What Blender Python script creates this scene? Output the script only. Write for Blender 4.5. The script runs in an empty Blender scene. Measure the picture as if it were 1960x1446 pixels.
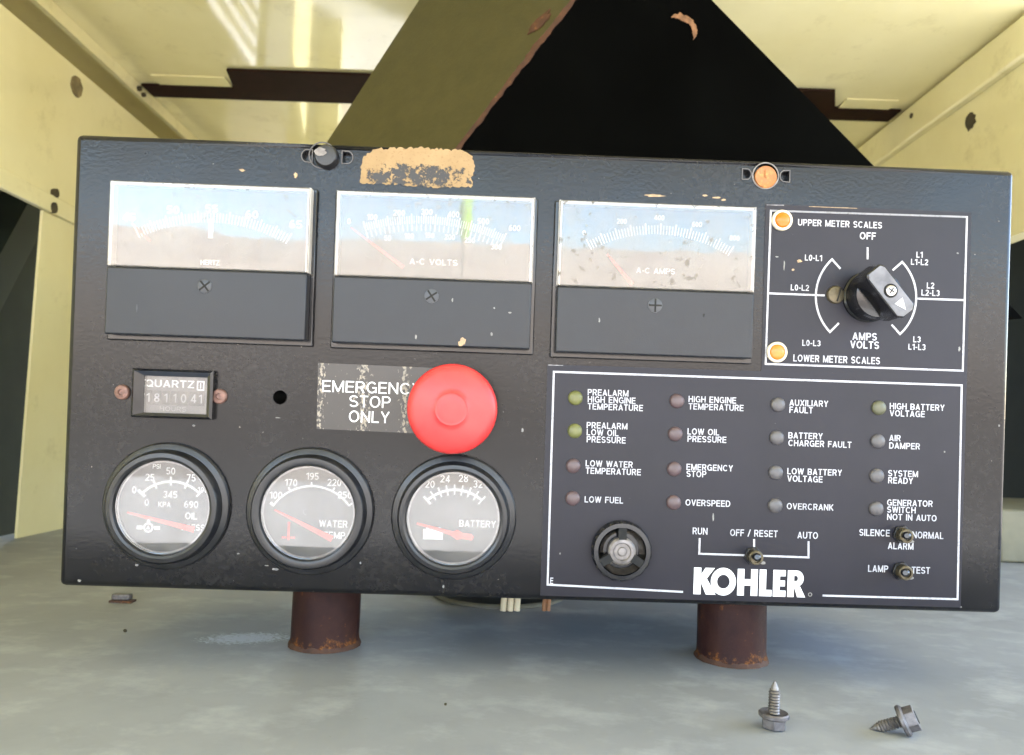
import bpy, bmesh, math, random
import numpy as np
from mathutils import Matrix, Vector, noise as mnoise

random.seed(7)
R = math.radians
scn = bpy.context.scene
COL = scn.collection

# ------------------------------------------------------------------ camera
FPX, PCX, PCY = 1450.0, 980.0, 723.0          # focal length and centre, in pixels of the 1960 x 1446 photograph
H = 0.131                                     # eye height above the deck (m)
ROLL, PITCH, YAW = R(1.85), math.atan(107 / 1450), math.atan(6.5 / 1450)
camR = (Matrix.Rotation(-YAW, 3, 'Z') @ Matrix.Rotation(math.pi / 2 + PITCH, 3, 'X') @ Matrix.Rotation(ROLL, 3, 'Z'))
camd = bpy.data.cameras.new('camera')
camd.sensor_width = 36.0
camd.lens = FPX / 1960 * 36
camd.clip_start, camd.clip_end = 0.01, 400
camd.dof.use_dof = True
camd.dof.focus_distance = 0.40
camd.dof.aperture_fstop = 15
cam = bpy.data.objects.new('camera', camd)
cam.matrix_world = Matrix.Translation((0, 0, H)) @ camR.to_4x4()
COL.objects.link(cam)
scn.camera = cam

# ------------------------------------------------------------------ light
SUN_EL, SUN_AZ = R(36), R(46)                 # the sun stands behind the enclosure, a little to the right
w = bpy.data.worlds.new('World')
scn.world = w
w.use_nodes = True
nt = w.node_tree
bg = nt.nodes['Background']
sky = nt.nodes.new('ShaderNodeTexSky')
sky.sky_type = 'NISHITA'
sky.sun_disc = False
sky.sun_elevation = SUN_EL
sky.sun_rotation = SUN_AZ
sky.dust_density = 0.9
sky.ozone_density = 2.0
nt.links.new(sky.outputs[0], bg.inputs[0])
bg.inputs[1].default_value = 0.15
sd = bpy.data.lights.new('sun', 'SUN')
sd.energy = 5.0
sd.angle = R(0.5)
sd.color = (1.0, 0.97, 0.93)
sun = bpy.data.objects.new('sun', sd)
sdir = Vector((math.sin(SUN_AZ) * math.cos(SUN_EL), math.cos(SUN_AZ) * math.cos(SUN_EL), math.sin(SUN_EL)))
sun.rotation_euler = sdir.to_track_quat('Z', 'Y').to_euler()
sun.location = (2, 6, 6)
COL.objects.link(sun)
scn.view_settings.view_transform = 'Standard'
scn.view_settings.look = 'None'
scn.view_settings.exposure = 3.6
scn.view_settings.gamma = 1.0
scn.view_settings.use_curve_mapping = False
scn.cycles.max_bounces = 14
scn.cycles.diffuse_bounces = 6
scn.cycles.transparent_max_bounces = 16
scn.cycles.caustics_reflective = False
scn.cycles.caustics_refractive = False

# ------------------------------------------------------------------ pixel -> place helpers
def ray(px, py):
    return camR @ Vector(((px - PCX) / FPX, -(py - PCY) / FPX, -1.0))
EYE = Vector((0, 0, H))
def on_z(px, py, z=0.0):
    d = ray(px, py); return EYE + d * ((z - H) / d.z)
def on_x(px, py, x):
    d = ray(px, py); return EYE + d * (x / d.x)
def on_y(px, py, y):
    d = ray(px, py); return EYE + d * (y / d.y)

# pose of the panel's face: 0.5 m wide, leaning 3.85 deg towards the viewer
PH = 0.2378
PM = Matrix.Rotation(R(0.673), 3, 'Z') @ Matrix.Rotation(R(3.851), 3, 'X') @ Matrix.Rotation(R(0.041), 3, 'Y')
PU, PV, PW = PM @ Vector((1, 0, 0)), PM @ Vector((0, 0, 1)), PM @ Vector((0, -1, 0))
PORG = Vector((0.0179, 0.4002, 0.16197)) - PV * (PH / 2)     # bottom centre of the face
PMAT = Matrix((PU, PV, PW)).transposed().to_4x4()
PMAT.translation = PORG
def P(px, py, wz=0.0):
    """pixel -> (u, v) on the plane wz metres in front of the panel's face"""
    d = ray(px, py)
    o = PORG + PW * wz
    q = EYE + d * ((o - EYE).dot(PW) / d.dot(PW)) - PORG
    return (q.dot(PU), q.dot(PV))
PX = 1 / 3612.0                                # one photo pixel on the face, in metres

# ------------------------------------------------------------------ materials
MATS = {}
def principled(name):
    m = bpy.data.materials.new(name); m.use_nodes = True
    MATS[name] = m
    return m, m.node_tree, m.node_tree.nodes['Principled BSDF']
def N(t, typ, **kw):
    n = t.nodes.new(typ)
    for k, v in kw.items(): setattr(n, k, v)
    return n
def tex_noise(t, scale, detail=4, rough=.55, vec=None):
    n = N(t, 'ShaderNodeTexNoise'); n.inputs['Scale'].default_value = scale
    n.inputs['Detail'].default_value = detail; n.inputs['Roughness'].default_value = rough
    if vec is None:
        vec = coords(t)
    t.links.new(vec, n.inputs['Vector'])
    return n.outputs['Fac']
def coords(t):
    for n in t.nodes:
        if n.type == 'TEX_COORD': return n.outputs['Object']
    return N(t, 'ShaderNodeTexCoord').outputs['Object']
def ramp(t, fac, stops):
    n = N(t, 'ShaderNodeValToRGB')
    while len(n.color_ramp.elements) < len(stops): n.color_ramp.elements.new(.5)
    for e, (p, c) in zip(n.color_ramp.elements, stops):
        e.position = p
        e.color = (c, c, c, 1) if not isinstance(c, tuple) else (*c, 1)
    t.links.new(fac, n.inputs[0])
    return n.outputs[0]
def mixc(t, fac, a, b):
    n = N(t, 'ShaderNodeMix', data_type='RGBA')
    for s, v in ((0, fac), (6, a), (7, b)):
        if isinstance(v, bpy.types.NodeSocket): t.links.new(v, n.inputs[s])
        elif isinstance(v, tuple): n.inputs[s].default_value = (*v, 1)
        else: n.inputs[s].default_value = v
    return n.outputs[2]
def math_(t, op, a, b=0.0, c=None):
    n = N(t, 'ShaderNodeMath', operation=op)
    for i, v in enumerate((a, b) + ((c,) if c is not None else ())):
        if isinstance(v, bpy.types.NodeSocket): t.links.new(v, n.inputs[i])
        else: n.inputs[i].default_value = v
    return n.outputs[0]
def bump(t, b, fac, strength, dist):
    n = N(t, 'ShaderNodeBump'); n.inputs['Strength'].default_value = strength
    n.inputs['Distance'].default_value = dist
    t.links.new(fac, n.inputs['Height']); t.links.new(n.outputs[0], b.inputs['Normal'])
def setv(b, **kw):
    for k, v in kw.items():
        k = k.replace('_', ' ')
        if isinstance(v, tuple): v = (*v, 1) if len(v) == 3 else v
        b.inputs[k].default_value = v

def plain(name, col, rough=.5, metal=0., var=.15, scale=60, bscale=None, bstr=.2, bdist=.0003, spec=.5, dark=None):
    """one paint / plastic / metal with soft tonal variation and optional surface grain"""
    m, t, b = principled(name)
    f = tex_noise(t, scale, 5)
    c2 = dark or tuple(c * (1 - var) for c in col)
    c1 = tuple(min(1, c * (1 + var)) for c in col) if dark is None else col
    t.links.new(mixc(t, ramp(t, f, [(.35, 0.), (.65, 1.)]), c2, c1), b.inputs['Base Color'])
    t.links.new(math_(t, 'MULTIPLY_ADD', f, .16, rough - .08), b.inputs['Roughness'])
    setv(b, Metallic=metal); b.inputs['Specular IOR Level'].default_value = spec
    if bscale: bump(t, b, tex_noise(t, bscale, 3), bstr, bdist)
    return m

# black wrinkle-gloss paint of the housing, with dust, rub marks and pin-hole chips
m, t, b = principled('housing_paint')
big = tex_noise(t, 14, 5); fine = tex_noise(t, 260, 6, .7)
dust = math_(t, 'MULTIPLY', ramp(t, big, [(.42, 0.), (.72, 1.)]), ramp(t, fine, [(.45, 0.), (.75, 1.)]))
c = mixc(t, math_(t, 'MULTIPLY', dust, .3), (.006, .006, .0072), (.075, .07, .07))
chip = ramp(t, tex_noise(t, 420, 2, .4), [(.775, 0.), (.80, 1.)])
c = mixc(t, math_(t, 'MULTIPLY', chip, .55), c, (.42, .38, .34))
t.links.new(c, b.inputs['Base Color'])
t.links.new(math_(t, 'MULTIPLY_ADD', tex_noise(t, 30, 6), .16, .13), b.inputs['Roughness'])
setv(b, IOR=1.38)
bump(t, b, tex_noise(t, 520, 2, .5), .22, .0003)

plain('black_gloss', (.010, .010, .012), .18, var=.3, scale=120, bscale=900, bstr=.05)
plain('black_satin', (.014, .014, .016), .32, var=.3, scale=120, bscale=1200, bstr=.1)
plain('black_matte', (.006, .006, .006), .8, var=.3)
plain('meter_cover', (.017, .0185, .023), .34, var=.10, scale=40, bscale=1500, bstr=.12, spec=.36)
plain('dial_black', (.027, .024, .022), .6, var=.2)
m, t, b = principled('white_ink')
f = tex_noise(t, 700, 4, .7)
t.links.new(mixc(t, ramp(t, math_(t, 'MULTIPLY_ADD', tex_noise(t, 40, 3), .4, math_(t, 'MULTIPLY', f, .6)), [(.50, 0.), (.66, .75)]), (.50, .50, .55), (.17, .17, .20)), b.inputs['Base Color'])
plain('dial_white', (.85, .85, .83), .5, var=.02)
plain('digit_grey', (.42, .41, .42), .5, var=.1)
plain('bowl_metal', (.36, .34, .31), .14, 1., var=.2, scale=200)
plain('logo_white', (.86, .86, .90), .45, var=.03, scale=300)
plain('pointer_red', (.75, .06, .035), .45, var=.08)
plain('amber_lens', (.62, .14, .005), .25, var=.06, spec=.5)
plain('pale_amber_lens', (.60, .20, .028), .28, var=.06)
plain('lamp_ring', (.74, .66, .50), .4, var=.05)
plain('steel', (.42, .40, .38), .32, 1., var=.25, scale=200)
plain('dull_steel', (.20, .185, .18), .5, .8, var=.3, scale=260, bscale=900, bstr=.2)
plain('chrome', (.72, .70, .66), .10, 1., var=.08)
plain('brass', (.11, .092, .06), .45, .7, var=.25, scale=300)
plain('brown_screw', (.19, .105, .085), .5, .35, var=.3, scale=500)
plain('zinc', (.15, .138, .142), .5, .6, var=.25, scale=400, bscale=1400, bstr=.15)
plain('wire_cream', (.72, .62, .42), .45, var=.1)
plain('wire_brown', (.30, .14, .06), .5, var=.1)
plain('rubber', (.10, .095, .07), .6, var=.2)
plain('counter_grey', (.085, .08, .085), .5, var=.1)
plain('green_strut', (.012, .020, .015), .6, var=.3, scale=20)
plain('backing_dark', (.010, .014, .012), .7, var=.4, scale=12, spec=.15)
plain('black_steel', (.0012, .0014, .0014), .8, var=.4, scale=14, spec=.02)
plain('cable_tie', (.2, .2, .2), .5)

# red mushroom head
m, t, b = principled('button_red')
f = tex_noise(t, 90, 5)
t.links.new(mixc(t, ramp(t, f, [(.3, 0.), (.7, 1.)]), (.52, .028, .030), (.64, .046, .044)), b.inputs['Base Color'])
t.links.new(math_(t, 'MULTIPLY_ADD', f, .15, .30), b.inputs['Roughness'])
bump(t, b, tex_noise(t, 1400, 2), .06, .0002)

# dark satin overlay film carrying the legends
m, t, b = principled('overlay_film')
f = tex_noise(t, 22, 6); g = tex_noise(t, 300, 5, .7)
c = mixc(t, ramp(t, f, [(.3, 0.), (.7, 1.)]), (.011, .011, .017), (.017, .016, .024))
c = mixc(t, math_(t, 'MULTIPLY', ramp(t, g, [(.70, 0.), (.76, 1.)]), .35), c, (.30, .28, .27))
t.links.new(c, b.inputs['Base Color'])
t.links.new(math_(t, 'MULTIPLY_ADD', f, .2, .33), b.inputs['Roughness'])
b.inputs['Specular IOR Level'].default_value = .3
bump(t, b, tex_noise(t, 1600, 2), .10, .0002)

# worn emergency-stop sticker: dark film, tan where it has rubbed through
m, t, b = principled('worn_sticker')
co = coords(t)
sep = N(t, 'ShaderNodeSeparateXYZ'); t.links.new(co, sep.inputs[0])
def band(x0, wd):
    d = math_(t, 'ABSOLUTE', math_(t, 'SUBTRACT', sep.outputs[0], x0))
    return math_(t, 'SUBTRACT', 1.0, math_(t, 'DIVIDE', d, wd))
xb = [P(613, 760)[0], P(694, 760)[0], P(775, 760)[0]]
bands = band(xb[0], .0045)
for x0, wd in ((xb[1], .0062), (xb[2], .005)):
    bands = math_(t, 'MAXIMUM', bands, band(x0, wd))
mpg = N(t, 'ShaderNodeMapping'); mpg.inputs['Scale'].default_value = (1, .55, 1); t.links.new(co, mpg.inputs[0])
nz = tex_noise(t, 620, 4, .7, mpg.outputs[0])
rub = ramp(t, math_(t, 'MULTIPLY_ADD', math_(t, 'MAXIMUM', bands, 0.0), .15, math_(t, 'MULTIPLY', nz, .8)), [(.53, 0.), (.58, 1.)])
c = mixc(t, math_(t, 'MULTIPLY', rub, .75), (.040, .037, .036), (.42, .36, .29))
t.links.new(c, b.inputs['Base Color'])
t.links.new(math_(t, 'MULTIPLY_ADD', rub, .3, .26), b.inputs['Roughness'])
bump(t, b, rub, .3, .0001)

# tan glue and card left where a sticker was torn off
m, t, b = principled('torn_label')
co = coords(t)
sep = N(t, 'ShaderNodeSeparateXYZ'); t.links.new(co, sep.inputs[0])
n1 = tex_noise(t, 170, 6, .75); n2 = tex_noise(t, 620, 5, .75); n3 = tex_noise(t, 45, 4)
u0, v0 = P(790, 335); u1 = P(850, 335)[0]; 
dx = math_(t, 'DIVIDE', math_(t, 'SUBTRACT', sep.outputs[0], u0), .030)
dy = math_(t, 'DIVIDE', math_(t, 'SUBTRACT', sep.outputs[1], v0 - .001), .0066)
rr = math_(t, 'ADD', math_(t, 'POWER', math_(t, 'ABSOLUTE', dx), 3.0), math_(t, 'MULTIPLY', dy, dy))
bare = math_(t, 'SUBTRACT', .95, rr)
bare = math_(t, 'MULTIPLY_ADD', bare, .16, math_(t, 'MULTIPLY', n1, 1.0))
bare = ramp(t, math_(t, 'MULTIPLY_ADD', n2, .35, bare), [(.735, 0.), (.765, 1.)])
tan = mixc(t, ramp(t, n3, [(.35, 0.), (.65, 1.)]), (.27, .18, .09), (.34, .235, .125))
tan = mixc(t, ramp(t, n2, [(.55, 0.), (.72, 1.)]), tan, (.20, .115, .05))
c = mixc(t, bare, tan, (.018, .016, .017))
t.links.new(c, b.inputs['Base Color'])
t.links.new(math_(t, 'MULTIPLY_ADD', bare, -.45, .8), b.inputs['Roughness'])
bump(t, b, math_(t, 'SUBTRACT', 1.0, bare), .5, .0003)

# window panes: thin clear plastic with a film of dust (and grime spots on the older ones)
def pane(name, spots, dustamt, ior=1.56, rough=.012):
    m = bpy.data.materials.new(name); m.use_nodes = True; MATS[name] = m
    t = m.node_tree; t.nodes.clear()
    out = N(t, 'ShaderNodeOutputMaterial')
    tr = N(t, 'ShaderNodeBsdfTransparent'); gl = N(t, 'ShaderNodeBsdfGlossy')
    gl.inputs['Roughness'].default_value = rough; gl.inputs['Color'].default_value = (1, 1, 1, 1)
    fr = N(t, 'ShaderNodeFresnel'); fr.inputs[0].default_value = ior
    bm_ = N(t, 'ShaderNodeBump'); bm_.inputs['Strength'].default_value = .12; bm_.inputs['Distance'].default_value = .0004
    t.links.new(tex_noise(t, 38, 2), bm_.inputs['Height'])
    t.links.new(bm_.outputs[0], gl.inputs['Normal'])
    mx = N(t, 'ShaderNodeMixShader')
    mp2 = N(t, 'ShaderNodeMapping'); mp2.inputs['Scale'].default_value = (1, .3, 1); t.links.new(coords(t), mp2.inputs[0])
    f = math_(t, 'MULTIPLY_ADD', tex_noise(t, 130, 6, .7, mp2.outputs[0]), .5, math_(t, 'MULTIPLY', tex_noise(t, 45, 6, .7), .5))
    g2 = N(t, 'ShaderNodeBsdfGlossy'); g2.inputs['Roughness'].default_value = .16
    gm = N(t, 'ShaderNodeMixShader'); t.links.new(ramp(t, f, [(.36, .15), (.66, .75)]), gm.inputs[0]); t.links.new(gl.outputs[0], gm.inputs[1]); t.links.new(g2.outputs[0], gm.inputs[2])
    t.links.new(fr.outputs[0], mx.inputs[0]); t.links.new(tr.outputs[0], mx.inputs[1]); t.links.new(gm.outputs[0], mx.inputs[2])
    df = N(t, 'ShaderNodeBsdfDiffuse')
    spot = ramp(t, math_(t, 'MULTIPLY_ADD', tex_noise(t, 30, 2), .25, math_(t, 'MULTIPLY', tex_noise(t, 240, 3, .6), .85)), [(.665, 0.), (.70, 1.)])
    spot = math_(t, 'MULTIPLY', spot, spots)
    t.links.new(mixc(t, spot, (.62, .57, .52), (.10, .085, .07)), df.inputs[0])
    fac = math_(t, 'MAXIMUM', math_(t, 'MULTIPLY', ramp(t, f, [(.38, .35), (.66, 1.)]), dustamt), math_(t, 'MULTIPLY', spot, .8))
    m2 = N(t, 'ShaderNodeMixShader')
    t.links.new(fac, m2.inputs[0]); t.links.new(mx.outputs[0], m2.inputs[1]); t.links.new(df.outputs[0], m2.inputs[2])
    t.links.new(m2.outputs[0], out.inputs[0])
pane('window_clear', .45, .18)
pane('window_spotted', .8, .18)
pane('gauge_pane', 0., .07, 1.66)

# cream enclosure paint: glossy sheet metal with rub marks and grime
m, t, b = principled('cream_paint')
f = tex_noise(t, 7, 6); g = tex_noise(t, 80, 6, .75)
c = mixc(t, ramp(t, f, [(.35, 0.), (.65, 1.)]), (.75, .695, .40), (.82, .77, .48))
c = mixc(t, math_(t, 'MULTIPLY', ramp(t, g, [(.70, 0.), (.78, 1.)]), .55), c, (.22, .18, .07))
c = mixc(t, math_(t, 'MULTIPLY', ramp(t, tex_noise(t, 19, 7, .72), [(.56, 0.), (.74, 1.)]), .35), c, (.36, .30, .13))
t.links.new(c, b.inputs['Base Color'])
t.links.new(math_(t, 'MULTIPLY_ADD', f, .10, .02), b.inputs['Roughness'])
bump(t, b, tex_noise(t, 16, 2), .06, .002)

# grey deck paint
m, t, b = principled('deck_paint')
co = coords(t)
f = tex_noise(t, 9, 7, .6)
mpg = N(t, 'ShaderNodeMapping'); mpg.inputs['Scale'].default_value = (1., 1.3, 1.); mpg.inputs['Rotation'].default_value = (0, 0, .3)
t.links.new(co, mpg.inputs[0])
s = tex_noise(t, 24, 7, .65, mpg.outputs[0]); g = tex_noise(t, 190, 5, .75)
c = mixc(t, ramp(t, f, [(.3, 0.), (.7, 1.)]), (.235, .243, .258), (.302, .310, .325))
c = mixc(t, math_(t, 'MULTIPLY', ramp(t, s, [(.50, 0.), (.66, 1.)]), .5), c, (.41, .42, .44))
c = mixc(t, math_(t, 'MULTIPLY', ramp(t, tex_noise(t, 38, 6, .7), [(.52, 0.), (.70, 1.)]), .28), c, (.21, .22, .235))
c = mixc(t, math_(t, 'MULTIPLY', ramp(t, g, [(.66, 0.), (.74, 1.)]), .35), c, (.12, .115, .10))
# pale scraped patch beside the left post
sp = on_z(470, 1222); sep = N(t, 'ShaderNodeSeparateXYZ'); t.links.new(co, sep.inputs[0])
ex = math_(t, 'DIVIDE', math_(t, 'SUBTRACT', sep.outputs[0], sp.x), .034)
ey = math_(t, 'DIVIDE', math_(t, 'SUBTRACT', math_(t, 'MULTIPLY_ADD', sep.outputs[0], -.18, sep.outputs[1]), sp.y - .18 * sp.x), .017)
el = math_(t, 'SUBTRACT', 1.0, math_(t, 'ADD', math_(t, 'MULTIPLY', ex, ex), math_(t, 'MULTIPLY', ey, ey)))
scr = math_(t, 'MULTIPLY_ADD', math_(t, 'MAXIMUM', el, 0.0), .22, math_(t, 'MULTIPLY', tex_noise(t, 330, 5, .75, mpg.outputs[0]), .7))
scr = math_(t, 'MULTIPLY', ramp(t, scr, [(.44, 0.), (.52, 1.)]), ramp(t, el, [(0.0, 0.), (.15, 1.)]))
c = mixc(t, math_(t, 'MULTIPLY', scr, .85), c, (.56, .60, .68))
t.links.new(c, b.inputs['Base Color'])
t.links.new(math_(t, 'MULTIPLY_ADD', s, .2, .52), b.inputs['Roughness'])
b.inputs['Specular IOR Level'].default_value = .22
bump(t, b, tex_noise(t, 70, 6), .18, .001)

# rusty pipe: brown paint with orange rust gathering at the foot
def rusty(name, base1, base2, rust1, rust2, zlow, zamp, th=.55, rough=.6):
    m, t, b = principled(name)
    co = coords(t); sep = N(t, 'ShaderNodeSeparateXYZ'); t.links.new(co, sep.inputs[0])
    f = tex_noise(t, 55, 6, .7); g = tex_noise(t, 260, 6, .75)
    foot = math_(t, 'SUBTRACT', 1.0, math_(t, 'DIVIDE', sep.outputs[2], zlow))
    foot = math_(t, 'MULTIPLY', math_(t, 'MAXIMUM', foot, 0.0), zamp)
    k = ramp(t, math_(t, 'ADD', foot, math_(t, 'MULTIPLY_ADD', f, .5, math_(t, 'MULTIPLY', g, .5))), [(th, 0.), (th + .10, 1.)])
    c = mixc(t, ramp(t, f, [(.35, 0.), (.65, 1.)]), base1, base2)
    r_ = mixc(t, ramp(t, g, [(.42, 0.), (.6, 1.)]), rust1, rust2)
    t.links.new(mixc(t, k, c, r_), b.inputs['Base Color'])
    t.links.new(math_(t, 'MULTIPLY_ADD', k, .3, rough - .1), b.inputs['Roughness'])
    bump(t, b, g, .35, .0006)
    return m
rusty('rusty_post', (.024, .010, .010), (.044, .018, .014), (.070, .022, .010), (.20, .080, .022), .010, .20, .59).node_tree.nodes['Principled BSDF'].inputs['Specular IOR Level'].default_value = .15
rusty('rusty_screw', (.24, .085, .025), (.38, .15, .05), (.20, .06, .02), (.60, .34, .12), .001, 0., .52)
rusty('channel_brown', (.016, .007, .004), (.024, .010, .006), (.05, .018, .009), (.12, .04, .016), .001, 0., .62, .9).node_tree.nodes['Principled BSDF'].inputs['Specular IOR Level'].default_value = .1
rusty('olive_reflection', (.046, .042, .013), (.060, .054, .018), (.05, .045, .018), (.09, .05, .02), .001, 0., .68, .38)  # olive base colour stands in for the cream wall mirrored in dark gloss
rusty('rust_flake', (.045, .020, .012), (.085, .034, .016), (.05, .02, .012), (.24, .115, .045), .001, 0., .55, .85)

# outside
plain('concrete', (.38, .355, .315), .85, var=.10, scale=3, bscale=30, bstr=.3, bdist=.005)
plain('dry_ground', (.20, .165, .125), .9, var=.25, scale=1.2, bscale=14, bstr=.4, bdist=.02)
m, t, b = principled('stucco')
f = tex_noise(t, .35, 5, .6); mpg = N(t, 'ShaderNodeMapping'); mpg.inputs['Scale'].default_value = (1, 1, .15); t.links.new(coords(t), mpg.inputs[0])
g = tex_noise(t, 1.1, 5, .65, mpg.outputs[0])
c = mixc(t, ramp(t, f, [(.35, 0.), (.65, 1.)]), (.33, .27, .215), (.46, .39, .32))
t.links.new(mixc(t, ramp(t, g, [(.48, 0.), (.66, .8)]), c, (.25, .20, .17)), b.inputs['Base Color'])
b.inputs['Roughness'].default_value = .9
plain('lime', (.36, .62, .04), .4)
plain('roof_tile', (.26, .20, .16), .8, var=.2, scale=3)

for nm, col in (('lens_green', (.13, .135, .045)), ('lens_red', (.090, .060, .064)), ('lens_grey', (.090, .084, .088)), ('lens_olive', (.10, .10, .06))):
    plain(nm, col, .38, var=.10, scale=300, bscale=1800, bstr=.1)

# ------------------------------------------------------------------ mesh helpers
def finish(bm, name, mat, parent=None, angle=35, smooth=True):
    bmesh.ops.recalc_face_normals(bm, faces=bm.faces[:])
    me = bpy.data.meshes.new(name)
    bm.to_mesh(me); bm.free()
    if smooth and not any(p.use_smooth for p in me.polygons):
        for p in me.polygons: p.use_smooth = True
        me.set_sharp_from_angle(angle=R(angle))
    me.materials.append(MATS[mat])
    o = bpy.data.objects.new(name, me)
    COL.objects.link(o)
    if parent is not None: o.parent = parent
    return o
def thing(name, label, cat, loc=(0, 0, 0), mat=None, group=None):
    o = bpy.data.objects.new(name, None)
    o.empty_display_size = .02
    if mat is not None: o.matrix_world = mat
    else: o.location = loc
    COL.objects.link(o)
    return tag(o, label, cat, group)
def tag(o, label, cat, group=None):
    o['label'] = label; o['category'] = cat
    if group: o['group'] = group
    return o
def structure(o, kind='structure'):
    o['kind'] = kind; return o

def lathe(bm, cx, cy, prof, seg=48, z=0.0, closed=False):
    rings = []
    for r_, zz in prof:
        if r_ <= 1e-7:
            rings.append([bm.verts.new((cx, cy, z + zz))])
        else:
            rings.append([bm.verts.new((cx + r_ * math.cos(2 * math.pi * i / seg), cy + r_ * math.sin(2 * math.pi * i / seg), z + zz)) for i in range(seg)])
    pairs = list(zip(rings, rings[1:])) + ([(rings[-1], rings[0])] if closed else [])
    for a, b_ in pairs:
        for i in range(seg):
            j = (i + 1) % seg
            if len(a) == 1 and len(b_) == 1: continue
            if len(a) == 1: bm.faces.new((a[0], b_[j], b_[i]))
            elif len(b_) == 1: bm.faces.new((a[i], a[j], b_[0]))
            else: bm.faces.new((a[i], a[j], b_[j], b_[i]))
    return bm
def prism(bm, pts, z0, z1, top=None):
    """closed prism over a simple outline; TOP may be another outline of the same length"""
    top = top or pts
    a = [bm.verts.new((p[0], p[1], z0)) for p in pts]
    b_ = [bm.verts.new((p[0], p[1], z1)) for p in top]
    n = len(pts)
    bm.faces.new(a[::-1]); bm.faces.new(b_)
    for i in range(n):
        bm.faces.new((a[i], a[(i + 1) % n], b_[(i + 1) % n], b_[i]))
    return bm
def box(bm, x0, x1, y0, y1, z0, z1):
    return prism(bm, [(x0, y0), (x1, y0), (x1, y1), (x0, y1)], z0, z1)
def hull8(bm, a, b_):
    """box between two quads of 3-D points"""
    va = [bm.verts.new(p) for p in a]; vb = [bm.verts.new(p) for p in b_]
    bm.faces.new(va[::-1]); bm.faces.new(vb)
    n = len(a)
    for i in range(n): bm.faces.new((va[i], va[(i + 1) % n], vb[(i + 1) % n], vb[i]))
    return bm
def bevel(bm, off, seg=2, sel=None):
    es = [e for e in bm.edges if sel is None or sel(e)]
    for f in bm.faces: f.smooth = False
    r_ = bmesh.ops.bevel(bm, geom=es, offset=off, segments=seg, affect='EDGES', profile=.5, clamp_overlap=True)
    for f in r_['faces']: f.smooth = True
    return bm
def stroke(bm, pts, wd, z0, z1):
    """ribbon of width WD along a polyline, mitred"""
    L_, R_ = [], []
    for i, p in enumerate(pts):
        p = Vector(p)
        d0 = (p - Vector(pts[i - 1])).normalized() if i > 0 else None
        d1 = (Vector(pts[i + 1]) - p).normalized() if i < len(pts) - 1 else None
        d = d1 if d0 is None else d0 if d1 is None else (d0 + d1).normalized()
        n = Vector((-d.y, d.x))
        ref = d1 if d1 is not None else d0
        k = wd / 2 / max(.3, n.dot(Vector((-ref.y, ref.x))))
        L_.append(p + n * k); R_.append(p - n * k)
    for i in range(len(pts) - 1):
        prism(bm, [R_[i], R_[i + 1], L_[i + 1], L_[i]], z0, z1)
    return bm
def ring_arc(cx, cy, r_, a0, a1, n):
    return [(cx + r_ * math.cos(a0 + (a1 - a0) * i / n), cy + r_ * math.sin(a0 + (a1 - a0) * i / n)) for i in range(n + 1)]
def tube(bm, pts, r_, seg=10, cap=True):
    rings = []
    for i, p in enumerate(pts):
        p = Vector(p)
        d = (Vector(pts[min(i + 1, len(pts) - 1)]) - Vector(pts[max(i - 1, 0)])).normalized()
        a = d.orthogonal().normalized() if i == 0 else (prev - d * prev.dot(d)).normalized()
        prev = a; b_ = d.cross(a)
        rr = r_[i] if isinstance(r_, (list, tuple)) else r_
        rings.append([bm.verts.new(p + (a * math.cos(2 * math.pi * k / seg) + b_ * math.sin(2 * math.pi * k / seg)) * rr) for k in range(seg)])
    for a, b_ in zip(rings, rings[1:]):
        for k in range(seg): bm.faces.new((a[k], a[(k + 1) % seg], b_[(k + 1) % seg], b_[k]))
    if cap: bm.faces.new(rings[0][::-1]); bm.faces.new(rings[-1])
    return bm
def ragged(cx, cy, rx, ry, n, amp, seed, power=2.0):
    pts = []
    for i in range(n):
        a = 2 * math.pi * i / n
        c_, s_ = math.cos(a), math.sin(a)
        k = (abs(c_) ** power + abs(s_) ** power) ** (-1 / power)
        k *= 1 + amp * (mnoise.noise((c_ * 2.3 + seed, s_ * 2.3, seed)) + .6 * mnoise.noise((c_ * 9 + seed, s_ * 9, 3.1)) + .5 * (random.random() - .5))
        pts.append((cx + rx * k * c_, cy + ry * k * s_))
    return pts

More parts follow.
